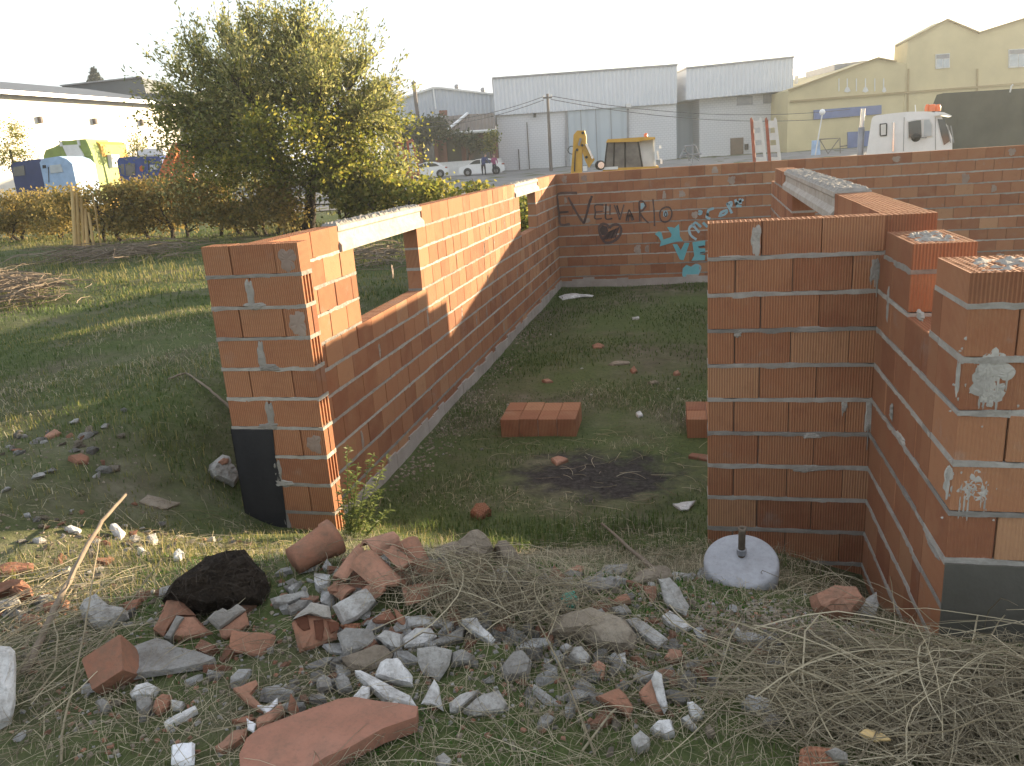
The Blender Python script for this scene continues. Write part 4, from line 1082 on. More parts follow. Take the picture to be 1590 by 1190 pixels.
# cars
def car(px0, px1, D, label, flip=False):
    S = Site("car", D, (px0 + px1) / 2, label, "car", "white cars parked by the house")
    L = S.X(px1) - S.X(px0); s = -1 if flip else 1
    prof = [(-.5, .22), (-.5, .52), (-.47, .66), (-.36, .72), (-.30, .78), (-.18, 1.02), (-.10, 1.10), (.02, 1.14), (.16, 1.12), (.28, 1.02), (.37, .80), (.48, .74), (.5, .55), (.5, .24), (.42, .18), (-.42, .18)]
    b = [(p * L * s, q * 1.25) for p, q in prof]
    body = MB().prism(b, 0, 1.7, 'y').build("body", M['white'], S.o)
    for pts in ([(-.265, .80), (-.17, .99), (-.10, 1.06), (-.02, 1.07), (-.02, .80)], [(0, .80), (0, 1.07), (.13, 1.06), (.22, .99), (.30, .82)]):
        MB().prism([(p * L * s, q * 1.25) for p, q in pts], -.02, -.003, 'y').build("window", M['glass'], S.o)
    for x in (-.31, .31):
        MB().lathe([(.36, 0), (.36, .01), (0, .01)], 16).build("wheel_arch", M['dark'], S.o, (x * L * s, -.004, .36), (math.pi / 2, 0, 0))
        cabwheel(S, x * L * s, 0.02, .32, S.o, .2)
    for sd_, mt in ((-.47, 'offwhite'), (.47, 'ramp_red')):
        MB().prism([((sd_ - .03) * L * s, .82), ((sd_ + .03) * L * s, .80), ((sd_ + .03) * L * s, .92), ((sd_ - .03) * L * s, .93)], -.015, -.003, 'y').build("lamp", M[mt], S.o)
    MB().box(-.012 * L, -.008 * L, -.012, -.003, .35, 1.0).build("door_seam", M['steel'], S.o)
car(631, 694, 74, "white hatchback parked behind the faded red ramps", False)
car(711, 783, 72, "white car parked by the house with two people beside it", False)

# two people standing by the cars
def person(px, D, jacket, legs, label, lean, hgt):
    S = Site("person", D, px, label, "person")
    s = hgt / 1.72
    J = dict(pel=(0, 0, .92), chest=(.05 * lean, -.02, 1.28), neck=(.12 * lean, -.05, 1.47), head=(.15 * lean, -.07, 1.62), top=(.16 * lean, -.08, 1.74),
             hl=(-.1, 0, .86), kl=(-.11, -.03, .48), al=(-.12, .0, .08), fl=(-.12, -.14, .03), hr=(.1, 0, .86), kr=(.12, -.05, .48), ar=(.12, .02, .08), fr=(.13, -.12, .03),
             sl=(-.19 + .08 * lean, 0, 1.42), el=(-.25 + .12 * lean, -.1, 1.15), wl=(-.15 + .25 * lean, -.28, .98), sr=(.19 + .08 * lean, 0, 1.42), er=(.27 + .1 * lean, -.08, 1.15), wr=(.25 + .2 * lean, -.25, .95))
    Rr = dict(pel=.16, chest=.18, neck=.06, head=.105, top=.07, hl=.1, kl=.07, al=.05, fl=.045, hr=.1, kr=.07, ar=.05, fr=.045, sl=.075, el=.055, wl=.04, sr=.075, er=.055, wr=.04)
    E_ = [('pel', 'chest'), ('chest', 'neck'), ('neck', 'head'), ('head', 'top'), ('pel', 'hl'), ('hl', 'kl'), ('kl', 'al'), ('al', 'fl'), ('pel', 'hr'), ('hr', 'kr'), ('kr', 'ar'), ('ar', 'fr'), ('chest', 'sl'), ('sl', 'el'), ('el', 'wl'), ('chest', 'sr'), ('sr', 'er'), ('er', 'wr')]
    names = list(J); me = bpy.data.meshes.new("body")
    me.from_pydata([tuple(c * s for c in J[k]) for k in names], [(names.index(a), names.index(b)) for a, b in E_], [])
    o = obj("body", me, S.o); md = o.modifiers.new("skin", 'SKIN'); md.use_smooth_shade = True
    for i, k in enumerate(names):
        sv = me.skin_vertices[0].data[i]; sv.radius = (Rr[k] * s, Rr[k] * s * (.75 if k in ('pel', 'chest') else 1)); sv.use_root = (k == 'pel')
    o.modifiers.new("sub", 'SUBSURF').levels = 1; o.modifiers["sub"].render_levels = 1
    dg = bpy.context.evaluated_depsgraph_get(); me2 = bpy.data.meshes.new_from_object(o.evaluated_get(dg))
    o.modifiers.clear(); o.data = me2; me2.materials.clear()
    for mm in (legs, jacket, M['skin'], M['cloth_dark']): me2.materials.append(mm)
    for p in me2.polygons:
        c = p.center / s
        p.material_index = 0 if c.z < .9 else (1 if c.z < 1.5 else (3 if (c.z > 1.66 or c.y > -.05) else 2))
        if c.z < .06: p.material_index = 3
        p.use_smooth = True
person(750, 70, M['cloth_blue'], M['cloth_dark'], "person in blue jacket and dark trousers leaning towards the white car", 1.6, 1.75)
person(767, 71, M['cloth_pink'], M['cloth_dark'], "person in magenta top standing at the end of the white car", .2, 1.62)

# utility pole and cables
S = Site("utility_pole", 68, 853, "tall dark utility pole with cables in front of the pale warehouse", "pole")
a = S.P(850, 146); b = S.P(855.5, 262)
MB().tube([(b[0], 0, -.2), (a[0], 0, a[1])], [.15, .1], 8).build("post", M['pole'], S.o)
c_ = S.P(850, 152); MB().box(c_[0] - .35, c_[0] + .35, -.06, .06, c_[1] - .06, c_[1] + .06).build("crossarm", M['pole'], S.o)
for dx in (-.3, .3): MB().lathe([(.05, 0), (.07, .08), (.03, .16), (0, .16)], 8, (c_[0] + dx, 0, c_[1] + .06)).build("insulator", M['offwhite'], S.o)
for side, ex, ey in ((-1, 560, 188), (-1, 560, 196), (1, 1320, 170), (1, 1320, 182)):
    e = S.P(ex, ey, 6 if side < 0 else 10); st = (c_[0] + side * .3, c_[1] + .1 - (.25 if ey in (196, 182) else 0))
    pts = []
    for k in range(13):
        t = k / 12; pts.append((lerp(st[0], e[0], t), lerp(0, 6 if side < 0 else 10, t), lerp(st[1], e[1], t) - .9 * 4 * t * (1 - t)))
    MB().tube(pts, .025, 4).build("cable", M['wire'], S.o)
# ------------------------------------------------------------------ vegetation
def unit_dirs(n, up=0.0):
    v = nr.normal(size=(n, 3)); v[:, 2] += up; return v / np.linalg.norm(v, axis=1, keepdims=True)
def leaf_mesh(P, D, L, W, droop=0.0):
    """diamond leaves: P base points, D directions, L lengths, W widths -> verts, faces"""
    n = len(P); side = np.cross(D, unit_dirs(n)); side /= np.linalg.norm(side, axis=1, keepdims=True) + 1e-9
    L = L[:, None]; W = W[:, None]
    mid = P + D * L * .5
    tip = P + D * L; tip[:, 2] -= (droop * L[:, 0])
    V = np.stack([P, mid + side * W * .5, tip, mid - side * W * .5], 1).reshape(-1, 3)
    i = np.arange(n)[:, None] * 4
    return V, i + np.array([[0, 1, 2, 3]])
def leaves_obj(name, P, D, L, W, mat, parent=None, droop=0.0):
    V, Fc = leaf_mesh(np.asarray(P), np.asarray(D), np.asarray(L), np.asarray(W), droop)
    if parent is not None: V = V - np.array(parent.location)
    return obj(name, mesh(name, V, Fc, mat), parent)

def branchy(base, top_n, seed, spread, hgt, levels=3, first=(.0, .0, 1.0), r0=.1, up=.35, kids=(6, 6, 5)):
    """limbs of a tree: list of polylines with radii and the twig end points"""
    r = random.Random(seed); limbs = []; twigs = []
    def grow(p, d, length, rad, lev):
        pts = [p.copy()]; q = p.copy(); dd = d.copy(); n = 5
        for i in range(n):
            dd = (dd + Vector((r.uniform(-1, 1), r.uniform(-1, 1), r.uniform(-.6, 1) * 1.0)) * .16 + Vector((0, 0, up * .08))).normalized()
            q = q + dd * (length / n); pts.append(q.copy())
        limbs.append((pts, [lerp(rad, rad * .45, i / n) for i in range(n + 1)], lev))
        if lev >= levels: twigs.append((pts, dd)); return
        for k in range(kids[lev]):
            t = r.uniform(.3, 1.0); i = min(int(t * n), n - 1); s = pts[i].lerp(pts[i + 1], t * n - i)
            a = Vector((r.gauss(0, 1), r.gauss(0, 1), r.gauss(.25, .6))).normalized()
            nd = (dd * .75 + a * spread).normalized()
            grow(s, nd, length * r.uniform(.45, .7), rad * .45, lev + 1)
    for k in range(top_n):
        a = 2 * math.pi * k / top_n + r.uniform(-.4, .4)
        d = Vector((math.cos(a) * spread, math.sin(a) * spread, r.uniform(.7, 1.3))).normalized()
        grow(Vector(base), d, hgt * r.uniform(.42, .6), r0 * .6, 0)
    return limbs, twigs

def make_tree():
    p = at(478, 358); base = Vector(p)
    root = empty("tree", base, 0, "big olive-green tree with feathery top and two dark stems, left of the shell", "tree")
    D = (base - CAM).dot(FWD)
    tr = MB()
    fork = []
    for (px0, py0, px1, py1, px2, py2, r) in ((462, 362, 452, 330, 440, 260, .13), (476, 358, 482, 300, 495, 230, .16)):
        P0 = world_of(*[(lz(px0, py0, D)[0]), D, lz(px0, py0, D)[1]]); P1 = world_of(lz(px1, py1, D)[0], D, lz(px1, py1, D)[1]); P2 = world_of(lz(px2, py2, D)[0], D + .2, lz(px2, py2, D)[1])
        P0.z = min(P0.z, base.z) - .15
        pts = [P0, P0.lerp(P1, .5) + Vector((.03, .02, 0)), P1, P1.lerp(P2, .5) + Vector((-.04, .03, 0)), P2]
        tr.tube([q - base for q in pts], [r * 1.25, r, r * .9, r * .75, r * .55], 10); fork.append(P2); fork.append(P1)
    limbs = MB(); TW = []; TH_ = []
    # main limbs aimed at spots through the crown outline
    aims = []
    for px, py, dd in ((270, 170, -.3), (265, 110, .5), (305, 92, 0), (345, 66, .8), (390, 52, -.6), (430, 46, .4), (470, 54, -.3), (515, 72, .7), (560, 108, -.6), (598, 140, .3), (265, 145, .2), (590, 165, .9), (250, 185, .4), (590, 170, -.9), (615, 200, .5), (320, 200, 1.2), (290, 230, -1.0),
                       (360, 120, -1.8), (430, 90, 1.8), (500, 130, -1.9), (540, 200, 1.7), (330, 150, 2.0), (400, 200, -2.3), (480, 210, -2.4), (570, 240, -1.2), (440, 150, 0), (380, 80, 1.2), (520, 90, 1.5), (610, 260, .6), (300, 255, .9), (350, 270, -1.5), (420, 265, -2.2), (500, 270, -2.0), (560, 280, -1.0)):
        a, z = lz(px, py, D + dd); aims.append((world_of(a, D + dd, z), py))
    r = random.Random(5)
    for tgt, py in aims:
        f0 = min(fork, key=lambda q: (q - tgt).length if q.z < tgt.z + .5 else 99)
        v = tgt - f0; n = 6; pts = [f0 + v * (i / n) + Vector((r.uniform(-.1, .1), r.uniform(-.1, .1), .18 * math.sin(math.pi * i / n))) * (1 if 0 < i < n else 0) for i in range(n + 1)]
        limbs.tube([q - base for q in pts], [lerp(.065, .012, i / n) for i in range(n + 1)], 5)
        for k in range(36):
            t = r.uniform(.3, 1.0) ** .8; i = min(int(t * n), n - 1); s = pts[i].lerp(pts[i + 1], t * n - i)
            upb = .9 if py < 140 else .25
            d = (v.normalized() * .55 + Vector((r.gauss(0, .75), r.gauss(0, .75), r.gauss(upb, .45)))).normalized()
            ln = r.uniform(.35, 1.0) * (1.1 if py < 140 else .9); e = s + d * ln
            e2 = e + (d + Vector((r.gauss(0, .25), r.gauss(0, .25), .2 if py < 140 else -.25))).normalized() * ln * .5
            limbs.tube([q - base for q in (s, e, e2)], [.009, .006, .003], 3)
            TW.append((s, e, e2, py))
    tr.build("trunk", M['bark'], root, smooth=True); limbs.build("branches", M['bark'], root)
    Pn, Dn, Ln, Wn = [], [], [], []; Py, Dy_, Ly, Wy = [], [], [], []
    for s, e, e2, py in TW:
        narrow = py < 175
        cnt = 54 if narrow else 40
        for k in range(cnt):
            t = r.uniform(.1, 1.0)
            q = s.lerp(e, t * 1.4) if t < .72 else e.lerp(e2, (t - .72) / .28)
            jit = .07 if narrow else .16
            q = q + Vector((r.gauss(0, jit), r.gauss(0, jit), r.gauss(0, jit)))
            d = ((e - s).normalized() * (.7 if narrow else .2) + Vector((r.gauss(0, .55), r.gauss(0, .55), r.gauss(-.1 if not narrow else .1, .5)))).normalized()
            if narrow and r.random() < .88: Pn.append(q); Dn.append(d); Ln.append(r.uniform(.09, .18)); Wn.append(r.uniform(.03, .05))
            else: Py.append(q); Dy_.append(d); Ly.append(r.uniform(.07, .13)); Wy.append(r.uniform(.045, .085))
    c = leaves_obj("crown", np.array(Pn), np.array(Dn), np.array(Ln), np.array(Wn), M['leaf_olive'], root)
    leaves_obj("lower_leaves", np.array(Py), np.array(Dy_), np.array(Ly), np.array(Wy), M['leaf_yellow'], c).matrix_parent_inverse = Matrix.Identity(4)
    # inner dense foliage
    n = 15000; k = nr.normal(size=(n, 3)); ctr = [(430, 190), (350, 215), (510, 215), (460, 130), (400, 250), (540, 250), (300, 250), (370, 150), (580, 270), (590, 300), (330, 285)]
    idx = nr.randint(0, len(ctr), n); C = np.array([list(world_of(lz(*c_, D)[0], D, lz(*c_, D)[1])) for c_ in ctr])
    P = C[idx] + k * np.array([.62, .8, .48])
    ok = P[:, 2] > base.z + .35; P = P[ok]; n = len(P)
    leaves_obj("inner_leaves", P, unit_dirs(n, -.2), nr.uniform(.07, .14, n), nr.uniform(.035, .075, n), M['leaf_olive'], c)
    for ch in c.children: ch.location = (0, 0, 0); 
    return root
_t = make_tree()
# sub-parts were built relative to the crown part (which sits at the root), shift them by the root position
for c in _t.children:
    for g in c.children: g.location = -Vector(_t.location)

def shrub(name, p, rx, ry, hgt, n, mat, label, group, cat, lsize=(.05, .1), stems=4, seed=0, holes=True, low=0.0, wratio=.7, stem_mat=None):
    root = empty(name, p, 0, label, cat, group); r = random.Random(seed)
    st = MB()
    for k in range(stems):
        a = Vector((r.uniform(-rx, rx) * .75, r.uniform(-ry, ry) * .4, -.1)); pts = [a]
        for i in range(5): pts.append(pts[-1] + Vector((r.uniform(-.22, .22), r.uniform(-.12, .12), hgt * r.uniform(.15, .24))))
        st.tube(pts, [.05, .042, .035, .026, .018, .008], 6)
        for j in range(3):
            s = pts[r.randrange(1, 5)]; q = s + Vector((r.uniform(-.6, .6), r.uniform(-.3, .3), r.uniform(.0, .4))); q2 = q + Vector((r.uniform(-.3, .3), r.uniform(-.2, .2), r.uniform(-.1, .4)))
            st.tube([s, q, q2], [.02, .014, .005], 5)
    st.build("trunk", stem_mat or M['bark'], root)
    nc = max(4, int(rx * hgt * 14)); C = np.stack([nr.uniform(-rx, rx, nc), nr.uniform(-ry, ry, nc), low + (hgt - low) * nr.uniform(.12, .92, nc)], 1)
    idx = nr.randint(0, nc, n); P = C[idx] + nr.normal(size=(n, 3)) * np.array([.24, .24, .15])
    P = P[(P[:, 2] > .02) & (P[:, 2] < hgt * 1.12)]; n = len(P)
    V, Fc = leaf_mesh(P, unit_dirs(n, -.1), nr.uniform(*lsize, n), nr.uniform(*lsize, n) * wratio)
    obj("foliage", mesh("foliage", V, Fc, mat), root)
    return root
# autumn hedge on the left, one bush after another
for i, (px, py, rx, hg, n, lab) in enumerate(((-20, 374, 2.0, 1.5, 7000, "brown-leaved autumn bush at the far left end of the hedge"), (62, 374, 1.5, 1.45, 8000, "autumn bush with a crooked bare stem left of the pale stakes"),
        (178, 374, 1.9, 1.5, 9500, "autumn bush with a low creeping stem right of the pale stakes"), (285, 370, 1.6, 1.6, 9500, "dark brown-green autumn bush under the left side of the big tree"), (385, 366, 1.5, 1.35, 8000, "thin autumn bush between the hedge and the tree stems"))):
    p = at(px, py); shrub("hedge_bush", p, rx, .55, hg, n, M['leaf_brown'], lab, "bushes of the autumn hedge", "bush", (.06, .125), 4, 20 + i, low=.25)
# bright yellow-green vine behind the long wall
for i, (px, py, D, rx, hg, n, lab) in enumerate(((560, 330, 21, .9, 1.9, 4600, "yellow-green vine bush just right of the tree stems"), (640, 300, 20.5, 1.1, 1.15, 4200, "yellow-green vine bush below the faded red ramps"), (715, 290, 20, .9, .92, 3000, "yellow-green vine bush below the white car"), (795, 280, 19.5, .85, 1.05, 3200, "yellow-green vine bush at the back end of the long wall"))):
    a, _ = lz(px, py, D); w = world_of(a, D, 0); w.z = h(w.x, w.y)
    # foliage top follows the outline seen above the wall
    shrub("vine_bush", w, rx, .5, hg, n, M['leaf_yellow'], lab, "vine bushes behind the long wall", "bush", (.07, .14), 3, 40 + i, wratio=.95)
# stakes
p = at(128, 381); sk = empty("stake_bundle", p, 0, "bundle of pale peeled stakes standing in the autumn hedge", "stakes")
D = (p - CAM).dot(FWD) - .55
for (x0, y0, x1, y1, rr) in ((115, 378, 110, 290, .055), (122, 380, 117, 300, .045), (129, 379, 121, 308, .05), (137, 378, 126, 325, .05), (145, 378, 135, 330, .04), (155, 381, 138, 300, .025)):
    a = world_of(lz(x0, y0, D)[0], D + rng.uniform(-.1, .1), p.z - .05); b = world_of(lz(x1, y1, D)[0], D + rng.uniform(0, .25), lz(x1, y1, D)[1])
    MB().tube([a - p, (a + b) / 2 - p, b - p], [rr, rr * .95, rr * .8], 8).build("stake", M['stake'], sk)
# ivy on the house porch, small tree and conifer behind
def clump(name, D, pts, n, rad, mat, label, cat, ls=(.2, .4), trunk=None):
    S = Site(name, D, pts[0][0], label, cat)
    C = np.array([[S.P(x, y)[0], 0, S.P(x, y)[1]] for x, y in pts]); idx = nr.randint(0, len(pts), n)
    P = C[idx] + nr.normal(size=(n, 3)) * np.array([rad, rad, rad * .75]); P = P[P[:, 2] > -.1]; n = len(P)
    V, Fc = leaf_mesh(P, unit_dirs(n), nr.uniform(*ls, n), nr.uniform(*ls, n) * .7)
    obj("foliage", mesh("foliage", V, Fc, mat), S.o)
    x, z = float(C[0][0]), float(C[0][2])
    MB().tube([(x, 0, -.2), (x + .05, 0, z * .6), (x, 0, z)], [.14, .1, .05], 6).build("trunk", M['bark'], S.o)
clump("ivy_bush", 79, [H4(240, 580), H4(330, 560), H4(420, 530), H4(500, 520), H4(590, 530), H4(560, 480), H4(640, 560), H4(400, 620), H4(200, 640), H4(160, 700)], 3600, .55, M['leaf_ivy'], "dark ivy overgrowing the left part of the tiled house", "ivy")
clump("climber", 79, [H4(880, 640), H4(940, 660), H4(980, 700), H4(820, 620)], 900, .4, M['leaf_ivy'], "dark climbing plant hanging in the house porch", "ivy")
clump("climber", 79, [H4(1130, 660), H4(1120, 720), H4(1150, 600)], 800, .35, M['leaf_yellow'], "green climbing plant at the right corner of the house", "ivy", (.15, .3))
clump("small_tree", 46, [(15, 232), (25, 212), (5, 250), (35, 240), (20, 198), (-10, 240), (-15, 215), (30, 258), (45, 262)], 2600, .3, M['leaf_yellow'], "small sunlit yellowish tree against the whitewashed wall at the left edge", "tree", (.07, .16))
clump("small_tree", 45, [(212, 228), (205, 238), (220, 236), (212, 218)], 700, .22, M['leaf_yellow'], "small yellowish sapling above the blue lorry cab", "tree", (.06, .14))
S = Site("conifer", 125, 147, "dark conifer tip showing above the warehouse roof", "tree")
P = []; 
for k in range(900):
    t = rng.random(); z = lerp(S.P(147, 130)[1], S.P(147, 107)[1], t); w_ = (1 - t) * 1.3 + .05; a = rng.uniform(0, 6.28); w_ *= rng.uniform(.3, 1)
    P.append((S.P(147, 118)[0] + w_ * math.cos(a), w_ * math.sin(a), z))
V, Fc = leaf_mesh(np.array(P), unit_dirs(900, -.3), nr.uniform(.3, .7, 900), nr.uniform(.1, .25, 900))
obj("foliage", mesh("foliage", V, Fc, M['leaf_conifer']), S.o); MB().tube([(S.P(147, 118)[0], 0, 0), (S.P(147, 118)[0], 0, S.P(147, 108)[1])], [.3, .05], 6).build("trunk", M['bark'], S.o)

# ---- grass: thin blades rooted in the ground
def blocked(x, y):
    return ((x > -2.80) & (x < -2.58) & (y > 4.6)) | ((x > -3.03) & (x < -2.32) & (y > 4.46) & (y < 4.68)) | ((x > .05) & (x < 1.3) & (y > 4.42) & (y < 4.68)) | ((x > .9) & (y > 3.02) & (y < 16)) | ((y > 15.7) & (y < 16.05) & (x > -2.8))
_d1 = at(80, 695); _d2 = at(300, 785)
def bare(x, y): return 1 - .9 * np.exp(-(((x - _d1.x) / .75) ** 2 + ((y - _d1.y) / .45) ** 2)) - .85 * np.exp(-(((x - _d2.x) / .35) ** 2 + ((y - _d2.y) / .3) ** 2))
def ash(x, y): return (((x + .78) / .8) ** 2 + ((y - 6.2) / .58) ** 2) < 1.0 + .35 * np.sin(x * 9) * np.sin(y * 7)
def vnoise(x, y, s, ph=0.0):
    return .5 + .25 * np.sin(x * s + ph + 1.7 * np.sin(y * s * .7 + ph)) + .25 * np.sin(y * s * 1.13 - ph + 1.3 * np.sin(x * s * .83))
def blades(name, n, box, hmin, hmax, w, mat, label, dens=None, lean=.5, parent=None, cat="grass"):
    x = nr.uniform(box[0], box[1], n); y = nr.uniform(box[2], box[3], n)
    keep = ~blocked(x, y) & ~ash(x, y)
    if dens is not None: keep &= nr.uniform(size=n) < dens(x, y)
    keep &= nr.uniform(size=n) < bare(x, y)
    x, y = x[keep], y[keep]; n = len(x); z = height(x, y)
    L = nr.uniform(hmin, hmax, n) * (.6 + .8 * vnoise(x, y, 3.1, 2)); a = nr.uniform(0, 2 * np.pi, n); ln = nr.uniform(.1, 1, n) * lean * 2
    dx, dy = np.cos(a), np.sin(a); px_, py_ = -dy, dx
    W = w * nr.uniform(.6, 1.3, n)
    b0 = np.stack([x - px_ * W, y - py_ * W, z - .01], 1); b1 = np.stack([x + px_ * W, y + py_ * W, z - .01], 1)
    mx = x + dx * L * ln * .3; my = y + dy * L * ln * .3; mz = z + L * .6
    m0 = np.stack([mx - px_ * W * .75, my - py_ * W * .75, mz], 1); m1 = np.stack([mx + px_ * W * .75, my + py_ * W * .75, mz], 1)
    tip = np.stack([x + dx * L * ln, y + dy * L * ln, z + L * np.clip(1.05 - ln * .55, .25, 1)], 1)
    V = np.stack([b0, b1, m1, m0, tip], 1).reshape(-1, 3); i = np.arange(n)[:, None] * 5
    me = mesh(name, V, (i + np.array([[0, 1, 2, 3]])).tolist() + (i + np.array([[3, 2, 4]])).tolist(), mat)
    return tag(obj(name, me), label, cat, kind="stuff")
inner = lambda x, y: np.clip(1.15 * vnoise(x, y, 2.3, .5) - .12, .05, 1)
blades("grass", 36000, (-2.6, .95, 4.3, 9), .02, .05, .0026, M['grass'], "short green grass on the floor inside the brick shell", inner)
blades("grass", 21000, (-2.6, 1.2, 9, 15.7), .025, .065, .0055, M['grass'], "short green grass at the back of the brick shell", inner)
blades("grass", 52000, (-7, -2.8, 3.6, 10), .015, .05, .0028, M['grass'], "shaded green grass outside the long wall", lambda x, y: np.clip(1.1 * vnoise(x, y, 1.9, 3) - .02, .1, 1))
blades("grass", 52000, (-24, -2.9, 9, 24), .03, .085, .008, M['grass'], "green grass of the field up to the hedge", lambda x, y: np.clip(1.2 * vnoise(x, y, .9, 1) , .2, 1))
blades("grass", 22000, (-17, -7, 4.2, 9.5), .02, .06, .005, M['grass'], "green grass at the left edge outside the wall", lambda x, y: np.clip(1.2 * vnoise(x, y, 1.3, 2), .2, 1))
blades("grass", 26000, (-24, -4, 9, 23), .05, .17, .006, M['grass_dry'], "yellowing taller grass in the field", lambda x, y: (vnoise(x, y, .8, 5) > .5) * 1.0)
blades("grass", 9000, (-5.2, -1.5, 2.4, 4.8), .02, .08, .0025, M['grass_dry'], "yellowing grass on the bank in front of the long wall", lambda x, y: vnoise(x, y, 3, 4))
blades("grass", 13000, (-3.2, 1.6, 1.3, 4.6), .02, .055, .0018, M['grass'], "low green grass between the rubble", lambda x, y: (vnoise(x, y, 4.2, 7) > .5) * .9)
blades("weed_cover", 15000, (-3.0, 1.6, 1.3, 3.2), .008, .026, .0032, M['moss'], "low bright green weeds between the rubble", lambda x, y: (vnoise(x, y, 3.4, 9) > .58) * .95, 1.0, cat="weeds")
blades("grass", 2600, (-1.9, -.2, 4.1, 5.2), .05, .12, .003, M['grass'], "sunlit tufts of grass behind the rubble", lambda x, y: (vnoise(x, y, 5, 1) > .42) * 1.0)

blades("leaf_litter", 26000, (-3.2, 1.7, 1.3, 4.4), .02, .075, .0013, M['straw'], "dry grass litter over the foreground ground", lambda x, y: np.clip(.25 + 1.0 * vnoise(x, y, 2.6, 2.2), 0, 1) * np.where((x < -2.2) & (y > 2.9), .3, 1), 1.5, cat="litter")
blades("leaf_litter", 9000, (-6.5, -2.8, 3.2, 9), .02, .09, .0022, M['straw'], "dry grass litter outside the long wall", lambda x, y: vnoise(x, y, 2.2, 6.2), 1.5, cat="litter")
blades("leaf_litter", 7000, (-2.6, .95, 4.6, 9), .02, .08, .002, M['straw'], "dry grass litter on the floor of the shell", lambda x, y: (vnoise(x, y, 2.6, 3.3) > .5) * 1.0, 1.5, cat="litter")

blades("grass", 12000, (-9.5, -3.0, 3.8, 12), .03, .075, .0035, M['grass_dry'], "taller yellowish grass outside the long wall", lambda x, y: (vnoise(x, y, 1.7, 8) > .46) * 1.0)  # pale blades added to brighten the sunlit bands on the lawn

# ---- straw: dry stems lying in tangles
def strands(name, n, pts, spread, length, rad, mat, label, lift=(.0, .1), arch=.3, cat="straw", flat=.25, direction=None):
    m = MB()
    for k in range(n):
        c = pts[rng.randrange(len(pts))]; x = c[0] + rng.gauss(0, spread[0]); y = c[1] + rng.gauss(0, spread[1])
        if blocked(np.array([x]), np.array([y]))[0]: continue
        a = rng.uniform(0, 6.283) if direction is None else rng.gauss(direction[0], direction[1])
        L = rng.uniform(*length); z0 = rng.uniform(*lift); cur = rng.gauss(0, 1.1); P = []; ns = 6
        q = Vector((x - math.cos(a) * L / 2, y - math.sin(a) * L / 2, 0)); tilt = rng.gauss(0, flat)
        for i in range(ns + 1):
            t = i / ns
            zz = z0 + arch * L * (t * (1 - t)) * rng.uniform(.8, 1.1) + tilt * L * t * .35
            P.append((q.x, q.y, h(q.x, q.y) + max(.004, zz)))
            aa = a + cur * (t - .5); q = q + Vector((math.cos(aa), math.sin(aa), 0)) * (L / ns)
        r0 = rad * rng.uniform(.6, 1.4); m.tube(P, [r0, r0, r0, r0 * .9, r0 * .8, r0 * .7, r0 * .4], 3, cap=False)
    o = m.build(name, mat); return tag(o, label, cat, kind="stuff")
def spots(l): return [tuple(at(*p))[:2] for p in l]
strands("straw", 1000, spots([(700, 915), (760, 920), (820, 925), (780, 960), (850, 960), (720, 945), (660, 930)]), (.14, .075), (.06, .36), .001, M['straw'], "tangled dry straw over the rubble in front of the doorway", (.02, .11), .3)  # dark tone carries the shade inside the hollow brick's cells
strands("straw", 2600, spots([(1300, 1060), (1400, 1085), (1500, 1110), (1350, 1090), (1450, 1110), (1560, 1120), (1580, 1090), (1280, 1090), (1520, 1150), (1400, 1150)]), (.17, .13), (.06, .5), .00105, M['straw'], "heap of dry straw in the lower right corner", (.0, .075), .16)
strands("straw", 190, spots([(60, 980), (120, 970), (100, 1040), (60, 1060), (180, 990), (150, 940), (40, 930)]), (.13, .1), (.15, .5), .0013, M['straw'], "dry stems over the rubble at the left edge", (.0, .1), .3, direction=(R(55), .45))
strands("straw", 1100, spots([(300, 1120), (500, 1100), (700, 1150), (850, 1100), (950, 1150), (1100, 1080), (1000, 1020), (1150, 1000), (1200, 1130), (600, 1170), (130, 1130), (420, 1040), (880, 1040)]), (.25, .18), (.05, .34), .0009, M['straw'], "loose dry stems scattered in the foreground", (.0, .05), .22)
strands("straw", 260, spots([(250, 840), (380, 850), (120, 830), (430, 870), (950, 830), (880, 850), (1050, 870), (330, 820)]), (.25, .12), (.06, .25), .0012, M['straw'], "dry stems on the sunlit bank", (.0, .04), .3)
strands("straw", 110, spots([(840, 720), (900, 790), (1010, 720), (1040, 760), (820, 690), (960, 690)]), (.32, .22), (.06, .3), .0022, M['straw'], "dry twigs round the old fireplace", (.0, .02), .15)
strands("brushwood", 420, spots([(5, 450), (25, 458), (15, 475), (35, 468), (-20, 455)]), (.35, .25), (.4, 1.2), .006, M['drywood'], "grey heap of cut brushwood at the left edge", (.0, .28), .25, cat="brushwood")
strands("brushwood", 320, spots([(130, 405), (170, 400), (200, 405), (230, 395), (590, 410), (570, 405)]), (.6, .5), (.5, 1.6), .008, M['drywood'], "flattened brushwood in the field before the hedge", (.0, .22), .3, cat="brushwood")

strands("straw", 110, spots([(1470, 1070), (1540, 1060), (1580, 1040), (1610, 1030), (1640, 1030), (1430, 1050)]), (.1, .06), (.25, .75), .0016, M['straw'], "pale arching dry grass at the foot of the stepped wall", (.0, .06), .5, flat=.4)
strands("straw", 70, spots([(1290, 930), (1320, 950), (1260, 940), (1340, 970)]), (.08, .06), (.15, .4), .0012, M['straw'], "thin dry grass in the corner behind the round base", (.0, .06), .5, flat=.6)
strands("straw", 200, spots([(1320, 1070), (1420, 1090), (1500, 1100), (1380, 1120), (1560, 1130), (1300, 1110)]), (.18, .12), (.2, .7), .0021, M['straw'], "thicker pale stalks lying on the straw heap", (.03, .1), .22)
strands("straw", 90, spots([(700, 930), (780, 940), (840, 950), (740, 960)]), (.14, .07), (.15, .45), .0018, M['straw'], "thicker pale stalks lying on the straw before the doorway", (.04, .11), .22)
